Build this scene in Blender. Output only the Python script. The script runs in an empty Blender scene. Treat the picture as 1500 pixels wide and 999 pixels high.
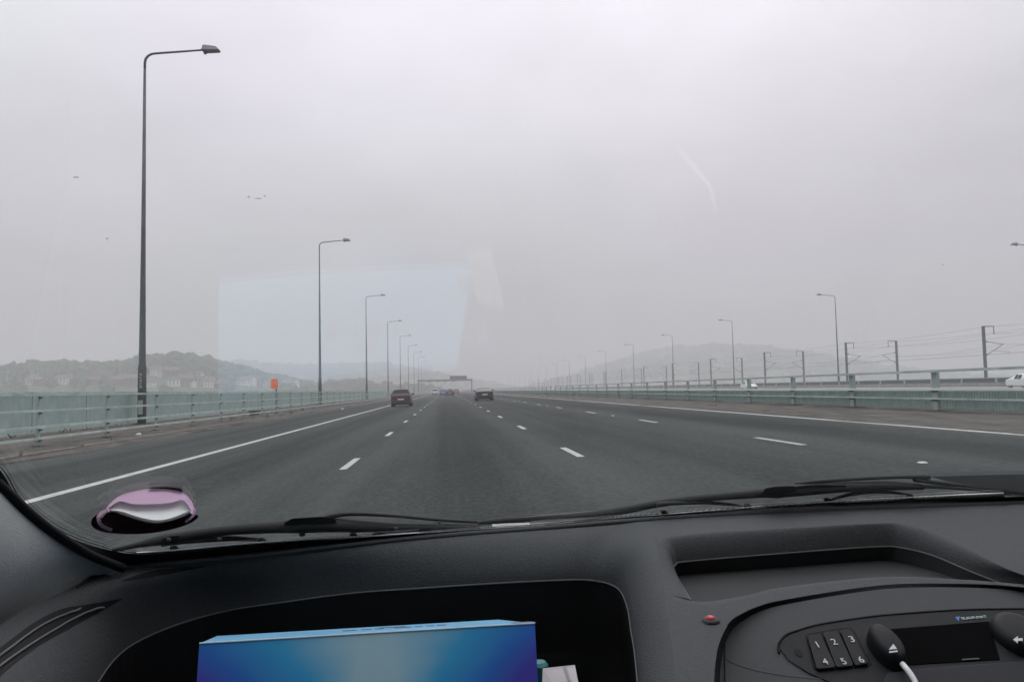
import bpy, bmesh, math, random
import numpy as np
from mathutils import Vector, Matrix
from mathutils.bvhtree import BVHTree

random.seed(7)
rng = np.random.default_rng(11)
scene = bpy.context.scene
R = math.radians

# ------------------------------------------------------------------ camera
F = 1150.0                      # focal length in pixels of a 1500 px wide frame
CX, CY = 750.0, 499.5
VPX, VPY = 654.0, 572.0         # where the road's direction meets the horizon
ROLL = 0.015
CAMZ = 1.15
e_y = Vector(((VPX-CX)/F, -(VPY-CY)/F, -1)).normalized()
e_z = Vector((-ROLL, 1, 0)); e_z = (e_z - e_z.dot(e_y)*e_y).normalized()
e_x = e_y.cross(e_z)
cam_rot = Matrix((e_x, e_y, e_z))          # camera -> world
cam_data = bpy.data.cameras.new('camera')
cam = bpy.data.objects.new('camera', cam_data)
scene.collection.objects.link(cam)
M4 = cam_rot.to_4x4(); M4.translation = (0, 0, CAMZ)
cam.matrix_world = M4
cam_data.sensor_fit = 'HORIZONTAL'; cam_data.sensor_width = 36
cam_data.lens = F/1500*36
cam_data.clip_start = 0.02; cam_data.clip_end = 20000
scene.camera = cam

# ------------------------------------------------------------------ sky, sun, exposure
SUN_EL, SUN_AZ = 50, 20
world = bpy.data.worlds.new('World'); scene.world = world
world.use_nodes = True
nt = world.node_tree; nt.nodes.clear()
def N(t, **k):
    n = nt.nodes.new(t)
    for a, b in k.items(): setattr(n, a, b)
    return n
L = nt.links.new
wout = N('ShaderNodeOutputWorld'); bg_o = N('ShaderNodeBackground'); bg_s = N('ShaderNodeBackground'); addsh = N('ShaderNodeAddShader')
sky = N('ShaderNodeTexSky', sky_type='NISHITA', sun_disc=False)
sky.sun_elevation = R(SUN_EL); sky.sun_rotation = R(SUN_AZ); sky.dust_density = 6
bg_s.inputs[1].default_value = 0.008
L(sky.outputs[0], bg_s.inputs[0])
tc = N('ShaderNodeTexCoord'); sep = N('ShaderNodeSeparateXYZ'); L(tc.outputs['Generated'], sep.inputs[0])
mp = N('ShaderNodeMapping'); mp.inputs['Scale'].default_value = (1, 1, 2.2); L(tc.outputs['Generated'], mp.inputs[0])
n1 = N('ShaderNodeTexNoise'); n1.inputs['Scale'].default_value = 2.4; n1.inputs['Detail'].default_value = 5; n1.inputs['Roughness'].default_value = 0.5
L(mp.outputs[0], n1.inputs['Vector'])
def math_node(op, a, b=None, c=None):
    m = N('ShaderNodeMath', operation=op)
    for i, x in enumerate((a, b, c)):
        if x is None: continue
        if isinstance(x, (int, float)): m.inputs[i].default_value = x
        else: L(x, m.inputs[i])
    return m.outputs[0]
zc = math_node('MAXIMUM', sep.outputs['Z'], 0.0)
cie = math_node('MULTIPLY_ADD', zc, 1.0, 0.235)                    # overcast sky: three times brighter overhead
cl = math_node('MULTIPLY_ADD', n1.outputs[0], 0.60, 0.70)
lum = math_node('MULTIPLY', cie, cl)
mixc = N('ShaderNodeMix', data_type='RGBA', blend_type='MULTIPLY'); mixc.inputs[0].default_value = 1
n2 = N('ShaderNodeTexNoise'); n2.inputs['Scale'].default_value = 1.1; n2.inputs['Detail'].default_value = 2; L(tc.outputs['Generated'], n2.inputs['Vector'])
rpw = N('ShaderNodeValToRGB'); rpw.color_ramp.elements[0].position = 0.35; rpw.color_ramp.elements[1].position = 0.65
rpw.color_ramp.elements[0].color = (0.93, 0.985, 0.995, 1); rpw.color_ramp.elements[1].color = (1.01, 0.945, 1.05, 1)
L(n2.outputs[0], rpw.inputs[0]); L(rpw.outputs[0], mixc.inputs[6])
comb = N('ShaderNodeCombineXYZ')
for i in range(3): L(lum, comb.inputs[i])
L(comb.outputs[0], mixc.inputs[7]); L(mixc.outputs[2], bg_o.inputs[0]); bg_o.inputs[1].default_value = 1.72
L(bg_o.outputs[0], addsh.inputs[0]); L(bg_s.outputs[0], addsh.inputs[1]); L(addsh.outputs[0], wout.inputs[0])

sun_d = bpy.data.lights.new('sun', 'SUN'); sun_d.energy = 0.6; sun_d.angle = R(40); sun_d.color = (1, 0.97, 0.93)
sun = bpy.data.objects.new('sun', sun_d); scene.collection.objects.link(sun)
sdir = Vector((math.sin(R(SUN_AZ))*math.cos(R(SUN_EL)), math.cos(R(SUN_AZ))*math.cos(R(SUN_EL)), math.sin(R(SUN_EL))))
sun.rotation_euler = sdir.to_track_quat('Z', 'Y').to_euler()
vs = scene.view_settings
vs.view_transform = 'Standard'; vs.look = 'None'; vs.gamma = 1; vs.use_curve_mapping = False; vs.exposure = 0.0
scene.cycles.max_bounces = 8; scene.cycles.transparent_max_bounces = 16; scene.cycles.volume_bounces = 2
scene.cycles.use_denoising = True

# ------------------------------------------------------------------ helpers
COL = scene.collection
MATS = {}
def mat(name, col, rough=0.6, metal=0.0, var=0.0, vscale=5.0, bump=0.0, bscale=200.0, stretch=(1, 1, 1), col2=None, coat=0.0, spec=0.5):
    if name in MATS: return MATS[name]
    m = bpy.data.materials.new(name); m.use_nodes = True
    t = m.node_tree; b = t.nodes['Principled BSDF']
    b.inputs['Base Color'].default_value = (*col, 1); b.inputs['Roughness'].default_value = rough
    b.inputs['Metallic'].default_value = metal; b.inputs['Specular IOR Level'].default_value = spec
    if coat: b.inputs['Coat Weight'].default_value = coat; b.inputs['Coat Roughness'].default_value = 0.05
    if var or bump or col2:
        co = t.nodes.new('ShaderNodeTexCoord'); mpn = t.nodes.new('ShaderNodeMapping'); mpn.inputs['Scale'].default_value = stretch
        t.links.new(co.outputs['Object'], mpn.inputs[0])
    if var or col2:
        nz = t.nodes.new('ShaderNodeTexNoise'); nz.inputs['Scale'].default_value = vscale; nz.inputs['Detail'].default_value = 6; nz.inputs['Roughness'].default_value = 0.65
        t.links.new(mpn.outputs[0], nz.inputs['Vector'])
        rp = t.nodes.new('ShaderNodeValToRGB')
        c2 = col2 if col2 else tuple(min(1, c*(1+var)) for c in col)
        c1 = col if col2 else tuple(c*(1-var) for c in col)
        rp.color_ramp.elements[0].position = 0.32; rp.color_ramp.elements[1].position = 0.68
        rp.color_ramp.elements[0].color = (*c1, 1); rp.color_ramp.elements[1].color = (*c2, 1)
        t.links.new(nz.outputs[0], rp.inputs[0]); t.links.new(rp.outputs[0], b.inputs['Base Color'])
    if bump:
        nb = t.nodes.new('ShaderNodeTexNoise'); nb.inputs['Scale'].default_value = bscale; nb.inputs['Detail'].default_value = 3
        t.links.new(mpn.outputs[0], nb.inputs['Vector'])
        bp = t.nodes.new('ShaderNodeBump'); bp.inputs['Strength'].default_value = bump; bp.inputs['Distance'].default_value = 1.0/bscale
        t.links.new(nb.outputs[0], bp.inputs['Height']); t.links.new(bp.outputs[0], b.inputs['Normal'])
    MATS[name] = m
    return m

class MB:
    """collects shapes; build() links them as one mesh object"""
    def __init__(s): s.v = []; s.f = []
    def add(s, vs, fs):
        o = len(s.v); s.v += [tuple(v) for v in vs]; s.f += [tuple(i+o for i in f) for f in fs]; return s
    def box(s, x0, x1, y0, y1, z0, z1):
        return s.add([(x0,y0,z0),(x1,y0,z0),(x1,y1,z0),(x0,y1,z0),(x0,y0,z1),(x1,y0,z1),(x1,y1,z1),(x0,y1,z1)],
                     [(3,2,1,0),(4,5,6,7),(0,1,5,4),(1,2,6,5),(2,3,7,6),(3,0,4,7)])
    def hexa(s, lo, hi):
        n = len(lo)
        s.add(list(lo)+list(hi), [tuple(range(n-1,-1,-1)), tuple(range(n, 2*n))] + [(i,(i+1)%n,n+(i+1)%n,n+i) for i in range(n)])
        return s
    def tube(s, pts, r, n=8, cap=True, flat=1.0, up=None):
        pts = [Vector(p) for p in pts]; m = len(pts)
        rs = r if isinstance(r, (list, tuple)) else [r]*m
        vs = []; prev = None
        for i, p in enumerate(pts):
            d = (pts[min(i+1, m-1)]-pts[max(i-1, 0)]).normalized()
            a = Vector(up) if up is not None else (Vector((0,0,1)) if abs(d.z) < 0.95 else Vector((0,1,0)))
            if prev is not None and up is None: a = prev
            x = d.cross(a).normalized(); y = x.cross(d).normalized(); prev = y
            for k in range(n):
                t = 2*math.pi*k/n
                vs.append(p + x*math.cos(t)*rs[i] + y*math.sin(t)*rs[i]*flat)
        fs = [(i*n+k, i*n+(k+1)%n, (i+1)*n+(k+1)%n, (i+1)*n+k) for i in range(m-1) for k in range(n)]
        if cap: fs += [tuple(range(n-1,-1,-1)), tuple((m-1)*n+k for k in range(n))]
        return s.add(vs, fs)
    def grid(s, rows, close=False):
        n = len(rows[0]); vs = [p for r in rows for p in r]
        fs = [(i*n+j, i*n+(j+1)%n, (i+1)*n+(j+1)%n, (i+1)*n+j) for i in range(len(rows)-1) for j in range(n if close else n-1)]
        return s.add(vs, fs)
    def mesh(s, name):
        me = bpy.data.meshes.new(name); me.from_pydata(s.v, [], s.f); me.update(); return me
    def build(s, name, m, parent=None, smooth=False, fix=True, bevel=0.0):
        me = s.mesh(name)
        if fix or smooth:
            bm = bmesh.new(); bm.from_mesh(me)
            bmesh.ops.remove_doubles(bm, verts=bm.verts, dist=1e-6)
            bmesh.ops.recalc_face_normals(bm, faces=bm.faces)
            if bevel: bmesh.ops.bevel(bm, geom=bm.edges[:], offset=bevel, segments=2, affect='EDGES', profile=0.5)
            bm.to_mesh(me); bm.free()
        if smooth:
            for p in me.polygons: p.use_smooth = True
        return link(name, me, m, parent)
def link(name, me, m, parent=None):
    o = bpy.data.objects.new(name, me); COL.objects.link(o)
    if m is not None and len(me.materials) == 0: me.materials.append(m)
    if parent is not None: o.parent = parent
    return o
def tag(o, label=None, cat=None, group=None, kind=None):
    if label: o['label'] = label
    if cat: o['category'] = cat
    if group: o['group'] = group
    if kind: o['kind'] = kind
    return o
def empty(name, loc=(0,0,0), rz=0):
    o = bpy.data.objects.new(name, None); COL.objects.link(o); o.location = loc; o.rotation_euler = (0,0,rz); o.empty_display_size = 0.2
    return o
def copy_tree(o, parent=None):
    c = o.copy(); COL.objects.link(c)
    if parent is not None: c.parent = parent
    for ch in list(o.children): copy_tree(ch, c)
    return c
def resample(pts, n):
    """Catmull-Rom through equal-index key points"""
    pts = [Vector(p) for p in pts]; m = len(pts); out = []
    for i in range(n):
        t = i*(m-1)/(n-1); k = min(int(t), m-2); f = t-k
        p0, p1, p2, p3 = pts[max(k-1,0)], pts[k], pts[k+1], pts[min(k+2,m-1)]
        out.append(0.5*((2*p1)+(p2-p0)*f+(2*p0-5*p1+4*p2-p3)*f*f+(3*p1-p0-3*p2+p3)*f**3))
    return out
def text_mesh(txt, size, extrude=0.0002):
    cu = bpy.data.curves.new('text', 'FONT'); cu.body = txt; cu.size = size; cu.align_x = 'CENTER'; cu.align_y = 'CENTER'; cu.extrude = extrude; cu.resolution_u = 3
    ob = bpy.data.objects.new('text', cu); COL.objects.link(ob)
    me = bpy.data.meshes.new_from_object(ob.evaluated_get(bpy.context.evaluated_depsgraph_get()))
    bpy.data.objects.remove(ob); bpy.data.curves.remove(cu)
    return me
def wray(u, v):
    return (cam_rot @ Vector(((u-CX)/F, -(v-CY)/F, -1))).normalized()
def at_dist(u, v, d):
    """point at ground distance d along a pixel's direction"""
    r = wray(u, v); k = d/math.hypot(r.x, r.y); return Vector((r.x*k, r.y*k, CAMZ+r.z*k))

XF = 0.025                                       # crossfall: carriageway is higher on the right
def rz_(x): return XF*x
HZ = {}

# ------------------------------------------------------------------ materials of the place
def asphalt():
    m = bpy.data.materials.new('asphalt'); m.use_nodes = True; t = m.node_tree; b = t.nodes['Principled BSDF']
    co = t.nodes.new('ShaderNodeTexCoord')
    def noise(sc, st, det=5):
        mpn = t.nodes.new('ShaderNodeMapping'); mpn.inputs['Scale'].default_value = st; t.links.new(co.outputs['Object'], mpn.inputs[0])
        nz = t.nodes.new('ShaderNodeTexNoise'); nz.inputs['Scale'].default_value = sc; nz.inputs['Detail'].default_value = det; nz.inputs['Roughness'].default_value = 0.6
        t.links.new(mpn.outputs[0], nz.inputs['Vector']); return nz.outputs[0]
    def mth(op, a, bb):
        k = t.nodes.new('ShaderNodeMath'); k.operation = op
        for i, x in enumerate((a, bb)):
            if isinstance(x, (int, float)): k.inputs[i].default_value = x
            else: t.links.new(x, k.inputs[i])
        return k.outputs[0]
    tracks = noise(0.9, (1, 0.012, 1), 3); fine = noise(17, (1, 0.45, 1), 9); patch = noise(0.35, (1, 0.25, 1), 4)
    s = mth('MULTIPLY', mth('ADD', mth('MULTIPLY', tracks, 1.15), mth('ADD', mth('MULTIPLY', fine, 1.25), mth('MULTIPLY', patch, 0.6))), 0.5)
    sx_ = t.nodes.new('ShaderNodeSeparateXYZ'); t.links.new(co.outputs['Object'], sx_.inputs[0])
    cs = mth('COSINE', mth('MULTIPLY', mth('SUBTRACT', sx_.outputs[0], 0.25), 2*math.pi/3.68), 0.0)      # oil-darkened lane middles
    s = mth('SUBTRACT', s, mth('MULTIPLY', mth('MULTIPLY', cs, mth('ADD', patch, 0.35)), 0.07))
    rp = t.nodes.new('ShaderNodeValToRGB'); t.links.new(s, rp.inputs[0])
    rp.color_ramp.elements[0].position = 0.60; rp.color_ramp.elements[0].color = (0.014, 0.018, 0.0172, 1)
    rp.color_ramp.elements[1].position = 0.90; rp.color_ramp.elements[1].color = (0.056, 0.063, 0.0605, 1)
    t.links.new(rp.outputs[0], b.inputs['Base Color']); b.inputs['Roughness'].default_value = 0.9; b.inputs['Specular IOR Level'].default_value = 0.18
    bp = t.nodes.new('ShaderNodeBump'); bp.inputs['Strength'].default_value = 0.35; bp.inputs['Distance'].default_value = 0.006
    t.links.new(noise(90, (1, 1, 1), 3), bp.inputs['Height']); t.links.new(bp.outputs[0], b.inputs['Normal'])
    return m
M_ASPH = asphalt()
M_PAINT = mat('road_paint', (0.30, 0.30, 0.285), 0.7, col2=(0.50, 0.50, 0.475), vscale=7)
M_DIRT = mat('verge_dirt', (0.036, 0.031, 0.026), 0.95, col2=(0.105, 0.093, 0.080), vscale=2.2, stretch=(1, 0.35, 1), bump=0.8, bscale=14)
M_KERB = mat('kerb_concrete', (0.16, 0.145, 0.125), 0.9, var=0.3, vscale=3)
M_CONC = mat('bridge_concrete', (0.27, 0.27, 0.25), 0.85, var=0.2, vscale=1.2)
M_STEEL = mat('painted_rail_steel', (0.40, 0.47, 0.44), 0.55, var=0.28, vscale=1.6)
M_POST = mat('painted_post_steel', (0.28, 0.345, 0.325), 0.55, var=0.15, vscale=6)
M_MESH = mat('green_infill_panel', (0.27, 0.36, 0.335), 0.7, var=0.14, vscale=3, stretch=(1, 1, 0.6))
M_PLATE = mat('dark_base_plate', (0.045, 0.05, 0.05), 0.7)
M_GALV = mat('galvanised_column', (0.075, 0.085, 0.088), 0.55, var=0.35, vscale=4, stretch=(1, 1, 0.3))
M_LANT = mat('lantern_grey', (0.22, 0.225, 0.24), 0.45)
M_LENS = mat('lantern_lens', (0.10, 0.10, 0.11), 0.15)
M_PALE = mat('pale_marking', (0.55, 0.57, 0.55), 0.6)
M_TYRE = mat('tyre_rubber', (0.015, 0.015, 0.016), 0.85)
M_RIM = mat('wheel_rim', (0.30, 0.30, 0.32), 0.35, metal=0.8)
M_GLASSD = mat('car_window_glass', (0.010, 0.012, 0.013), 0.12, spec=0.25)
M_LAMPR = mat('tail_lamp_red', (0.13, 0.008, 0.008), 0.25)
M_LAMPW = mat('head_lamp_clear', (0.75, 0.76, 0.78), 0.1)
M_NP_Y = mat('rear_number_plate', (0.62, 0.60, 0.50), 0.5)
M_BUMP = mat('black_bumper', (0.022, 0.022, 0.024), 0.6)

# ------------------------------------------------------------------ ground, water
def sheet(name, x0, x1, y0, y1, zf, m, kind='structure', parent=None, nx=1, ny=1):
    mb = MB()
    mb.grid([[(x0+(x1-x0)*i/nx, y0+(y1-y0)*j/ny, zf(x0+(x1-x0)*i/nx)) for i in range(nx+1)] for j in range(ny+1)])
    o = mb.build(name, m, parent)
    if parent is None: tag(o, kind=kind)
    return o
tag(sheet('ground', -3900, 3900, -3900, 3900, lambda x: -36.0, mat('valley_grass', (0.05, 0.075, 0.035), 0.95, col2=(0.09, 0.11, 0.06), vscale=0.01)), 'flat green valley floor under the bridges', 'ground')
tag(sheet('river', -3800, 3800, -250, 560, lambda x: -33.0, mat('river_water', (0.055, 0.075, 0.07), 0.12, bump=0.25, bscale=0.4)), 'grey green river far below the bridge', 'water')

# ------------------------------------------------------------------ our bridge: deck, road, verges, markings
Y0, Y1 = -40.0, 1500.0
deck = MB().hexa([(-15.6,Y0,-2.4),(14.2,Y0,-2.0),(14.2,Y0,-0.02),(-15.6,Y0,-0.62)], [(-15.6,Y1,-2.4),(14.2,Y1,-2.0),(14.2,Y1,-0.02),(-15.6,Y1,-0.62)]).build('bridge_deck', M_CONC)
tag(deck, 'long concrete bridge deck carrying the near carriageway', 'bridge', kind='structure')
for k in range(-1, 12):
    MB().box(-11, -7, 60*k+20, 60*k+23, -36, -2.39).box(7, 11, 60*k+20, 60*k+23, -36, -2.19).box(-11, 11, 60*k+19.6, 60*k+23.4, -3.6, -2.42).build('pier', M_CONC, deck)
road = sheet('road', -9.7, 9.72, Y0, Y1, rz_, M_ASPH, nx=4, ny=60)
tag(road, 'dark grey four lane asphalt carriageway with hard shoulder', 'road')
def strip(name, x0, x1, y0, y1, dz, m, parent):
    return MB().add([(x0,y0,rz_(x0)+dz),(x1,y0,rz_(x1)+dz),(x1,y1,rz_(x1)+dz),(x0,y1,rz_(x0)+dz)], [(0,1,2,3)]).build(name, m, parent)
strip('edge_line', -5.32, -5.12, Y0, Y1, 0.005, M_PAINT, road)
strip('edge_line', 9.28, 9.48, Y0, Y1, 0.005, M_PAINT, road)
LANES = (-1.62, 2.12, 5.80)
dash_me = MB().add([(-0.06,-1.0,0),(0.06,-1.0,0),(0.06,1.0,0),(-0.06,1.0,0)], [(0,1,2,3)]).mesh('lane_mark')
stud_mb = MB().hexa([(-0.07,-0.06,0),(0.07,-0.06,0),(0.07,0.06,0),(-0.07,0.06,0)], [(-0.045,-0.03,0.022),(0.045,-0.03,0.022),(0.045,0.03,0.022),(-0.045,0.03,0.022)])
stud_me = stud_mb.mesh('road_stud')
for x in LANES:
    for k in range(-2, 62):
        o = link('lane_mark', dash_me, M_PAINT, road); o.location = (x, 13.45+9*k, rz_(x)+0.005); o.rotation_euler = (0, -XF, 0)
        if x > 5 and k % 2 == 0 and k < 14:
            s = link('road_stud', stud_me, M_PALE, road); s.location = (x, 9.25+9*k, rz_(x)+0.004); s.scale = (0.7, 0.7, 0.7)
# left verge with its kerb, right verge
VL = -0.12
verge = MB(); rows = []
ys = np.concatenate([np.arange(Y0, 140, 1.0), np.arange(140, Y1+1, 12)])
def verge_mesh(xs, zf, amp):
    mb = MB(); rows = []
    for y in ys:
        rows.append([(x + (0.16*math.sin(y*0.31)+0.10*math.sin(y*0.97)+random.uniform(-0.08, 0.08) if i == 0 else 0), y, zf(x) + (amp*random.uniform(-1, 1) if 0 < i < len(xs)-1 else 0)) for i, x in enumerate(xs)])
    return mb.grid(rows)
lv = verge_mesh([-9.35, -9.75, -10.3, -10.9, -11.6, -12.5, -13.6, -14.9], lambda x: (rz_(x)+0.008) if x > -9.4 else VL-0.02+0.012*(x+9.7)*0, 0.02).build('verge', M_DIRT, smooth=False)
tag(lv, 'brown gravelly verge between the hard shoulder and the solid parapet', 'verge', kind='structure')
rv = verge_mesh([9.60, 10.3, 11.0, 11.8, 12.6, 13.2, 13.9], lambda x: rz_(x)+0.01+0.03*max(0, x-10.0)/3, 0.018).build('verge', M_DIRT)
tag(rv, 'brown dirty strip between the white line and the open railings', 'verge', kind='structure')
MB().box(-9.78, -9.66, Y0, Y1, -0.30, -0.125).build('kerb', M_KERB, lv)

# ------------------------------------------------------------------ parapets of our bridge
def long_rail(parent, x, z, w, h, y0=Y0, y1=760, m=M_STEEL, name='rail'):
    return MB().box(x-w/2, x+w/2, y0, y1, z-h/2, z+h/2).build(name, m, parent)
BL = -11.0
bl = empty('safety_barrier', (BL, 0, VL)); tag(bl, 'pale green steel barrier with four thin rails beside the hard shoulder', 'barrier')
for z, hh in ((1.375, 0.06), (0.945, 0.055), (0.50, 0.07), (0.20, 0.06)):
    MB().box(0.04, 0.11, Y0, 760, z-hh/2, z+hh/2).build('rail', M_STEEL, bl)
pm = MB().box(-0.035, 0.035, -0.045, 0.045, 0.015, 1.34).mesh('post')
pp = MB().box(-0.11, 0.13, -0.13, 0.13, 0.0, 0.016).mesh('base_plate')
pb = MB()
for z in (1.30, 0.885, 0.435, 0.15): pb.box(0.035, 0.085, -0.055, 0.055, z-0.03, z+0.015)
pbm = pb.mesh('rail_bracket')
PD = 4.3; yph = 21.36+0.92
for k in range(-7, 165):
    y = yph + PD*k
    p = link('post', pm, M_POST, bl); p.location = (0, y, 0)
    if k < 50:
        b = link('base_plate', pp, M_PLATE, p); c = tag(link('rail_bracket', pbm, M_PLATE, p), kind='stuff')
# outer parapet with solid green infill
OX = -14.95
op = empty('parapet', (OX, 0, VL)); tag(op, 'tall blue green parapet of solid infill panels along the bridge edge', 'parapet')
MB().box(-0.06, 0.06, Y0, 760, 1.46, 1.52).build('top_rail', M_STEEL, op)
MB().box(-0.16, 0.16, Y0, 760, -0.25, 0.04).build('edge_beam', M_CONC, op)
panel_me = MB().box(-0.012, 0.012, -2.12, 2.12, 0.045, 1.455).mesh('infill_panel')
opost = MB().box(-0.07, -0.015, -0.06, 0.06, 0.04, 1.46).mesh('post')
for k in range(-14, 165):
    q = link('infill_panel', panel_me, M_MESH, op); q.location = (0, yph+PD*k+1.1, 0)
    p = link('post', opost, M_POST, op); p.location = (0, yph+PD*k-1.05, 0)
# open railings on the right
BR = 12.95; ZR = rz_(BR)+0.045
br = empty('bridge_railing', (BR, 0, ZR)); tag(br, 'grey green bridge railing with wide posts and barred panels beside the brown strip', 'railing')
MB().box(-0.16, -0.06, Y0, 760, 1.00, 1.065).build('rail', M_STEEL, br)
MB().box(-0.15, -0.06, Y0, 760, 0.525, 0.585).build('rail', mat('toplit_galvanised_rail', (0.66, 0.68, 0.66), 0.5), br)  # near-white galvanised rail, its top-lit brightness put into the colour
MB().box(-0.12, -0.06, Y0, 760, 0.285, 0.325).build('rail', M_STEEL, br)
rp_mb = MB().hexa([(-0.055,-0.10,0.02),(0.055,-0.10,0.02),(0.055,0.10,0.02),(-0.055,0.10,0.02)], [(-0.055,-0.115,1.0),(0.03,-0.115,1.0),(0.03,0.115,1.0),(-0.055,0.115,1.0)])
rpm = rp_mb.mesh('post'); rpp = MB().box(-0.22, 0.2, -0.3, 0.3, 0.0, 0.022).mesh('base_plate')
bar = MB()
for i in range(39):
    y = -2.05+0.107*i
    bar.box(0.02, 0.05, y-0.036, y+0.036, 0.05, 0.50)
bar.box(0.052, 0.08, -2.13, 2.13, 0.45, 0.51).box(0.052, 0.08, -2.13, 2.13, 0.04, 0.08)
barm = bar.mesh('barred_panel')
brk = MB().box(-0.08, -0.05, -0.14, 0.14, 0.485, 0.523).box(-0.08, -0.05, -0.13, 0.13, 0.24, 0.28).mesh('rail_bracket')
yr = BR*F/(1365-654)-0.0838*BR
for k in range(-7, 165):
    y = yr + PD*k
    p = link('post', rpm, M_POST, br); p.location = (0, y, 0)
    q = link('barred_panel', barm, M_MESH, br); q.location = (0, y+PD/2, 0)
    if k < 50:
        b = link('base_plate', rpp, M_KERB, p); tag(link('rail_bracket', brk, M_PLATE, p), kind='stuff')

# ------------------------------------------------------------------ opposite bridge and the railway viaduct
OZ = 0.22
od = MB().box(46.6, 72.4, Y0, Y1, OZ-2.4, OZ-0.004).build('bridge_deck', M_CONC); tag(od, 'concrete deck of the second bridge for oncoming traffic', 'bridge', kind='structure')
for k in range(-1, 12): MB().box(52, 67, 60*k+20, 60*k+23, -36, OZ-2.41).build('pier', M_CONC, od)
orr = sheet('road', 47.2, 71.0, Y0, Y1, lambda x: OZ, mat('haze_pale_asphalt', (0.17, 0.17, 0.165), 0.6, var=0.2, vscale=0.6, stretch=(1, 0.05, 1)), ny=20); tag(orr, 'pale carriageway of oncoming traffic on the second bridge', 'road')  # hazy light at a grazing view is put into this pale asphalt colour
for x in (47.9, 67.2): strip('edge_line', x-0.1, x+0.1, Y0, Y1, OZ-rz_(x)+0.005, M_PAINT, orr)
oe = empty('parapet', (71.4, 0, OZ)); tag(oe, 'low concrete parapet with steel posts at the far edge of the second bridge', 'parapet')
MB().box(-0.25, 0.25, Y0, 760, 0.0, 0.55).build('plinth', M_CONC, oe)
MB().box(-0.06, 0.06, Y0, 760, 1.12, 1.20).build('top_rail', M_POST, oe)
MB().box(0.10, 0.14, Y0, 760, 0.55, 1.10).build('dark_gap_sheet', mat('dark_gap_fill', (0.07, 0.085, 0.085), 0.7, var=0.2, vscale=0.7), oe)  # dark sheet filling the gap between plinth and top rail
fpm = MB().box(-0.10, 0.08, -0.13, 0.13, 0.55, 1.125).mesh('post')
for k in range(-4, 100):
    p = link('post', fpm, M_STEEL, oe); p.location = (0, 71.4*F/(1453-654)-0.0838*71.4+6.86*k, 0)
M_RAILC = mat('viaduct_concrete', (0.19, 0.20, 0.19), 0.85, var=0.15, vscale=0.5)
rd = MB().box(92.5, 106.5, Y0, Y1, -3.2, -0.4).build('rail_viaduct', M_RAILC); tag(rd, 'concrete railway viaduct beyond the second bridge', 'viaduct', kind='structure')
for k in range(-1, 12): MB().box(96, 103, 60*k+20, 60*k+24, -36, -3.21).build('pier', M_RAILC, rd)
for x in (92.5, 106.2): MB().box(x, x+0.3, Y0, Y1, -0.399, 0.75).build('side_wall', M_RAILC, rd)

# ------------------------------------------------------------------ lamp columns
def make_lamp(side, H, reach, label, group):
    """column at its base; arm reaches towards +x * side"""
    root = empty('street_lamp'); tag(root, label, 'street lamp', group)
    s = side
    MB().tube([(0,0,0),(0,0,2.75),(0,0,2.9),(0,0,9),(0,0,H-0.9)], [0.195,0.19,0.155,0.105,0.062], 14).build('column', M_GALV, root, smooth=True)
    pts = [(0,0,H-0.91)] + [(s*(0.48-0.48*math.cos(a)), 0, H-0.58+0.48*math.sin(a)) for a in [R(d) for d in (0,22,45,68,88)]] + [(s*2.75, 0, H+0.12)]
    MB().tube(pts, [0.062,0.061,0.060,0.058,0.056,0.054,0.046], 12).build('arm', M_GALV, root, smooth=True)
    lan = empty('lantern'); lan.parent = root; lan.location = (s*2.7, 0, H+0.13)
    # canopy: a wedge-ended trough
    a = [(0,-0.20,-0.06),(0.86,-0.16,-0.04),(0.86,0.16,-0.04),(0,0.20,-0.06)]; b = [(0.06,-0.15,0.22),(0.66,-0.10,0.17),(0.66,0.10,0.17),(0.06,0.15,0.22)]
    MB().hexa([(s*p[0],p[1],p[2]) for p in a], [(s*p[0],p[1],p[2]) for p in b]).build('canopy', M_LANT, lan, bevel=0.02)
    a = [(0.16,-0.15,-0.13),(0.80,-0.13,-0.10),(0.80,0.13,-0.10),(0.16,0.15,-0.13)]; b = [(0.10,-0.18,-0.058),(0.84,-0.15,-0.043),(0.84,0.15,-0.043),(0.10,0.18,-0.058)]
    MB().hexa([(s*p[0],p[1],p[2]) for p in a], [(s*p[0],p[1],p[2]) for p in b]).build('lens', M_LENS, lan, bevel=0.015)
    MB().hexa([(s*0.10,-0.05,-0.24),(s*0.22,-0.05,-0.20),(s*0.22,0.05,-0.20),(s*0.10,0.05,-0.24)], [(s*0.02,-0.07,-0.05),(s*0.22,-0.07,-0.05),(s*0.22,0.07,-0.05),(s*0.02,0.07,-0.05)]).build('bracket', M_GALV, lan)
    MB().box(-0.10, 0.10, -0.215, -0.17, 0.45, 1.15).build('access_door', M_POST, root)
    MB().box(-0.30, 0.30, -0.30, 0.30, 0.0, 0.03).build('base_plate', M_PLATE, root)
    return root
LX = -14.35; LY = 14.35*F/442+0.0838*14.35; LD = 52.6; LH = 18.7
lampL = make_lamp(1, LH, 3, 'tall dark grey lamp column rising between the steel barrier and the solid parapet', 'lamp columns along the near bridge')
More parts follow.
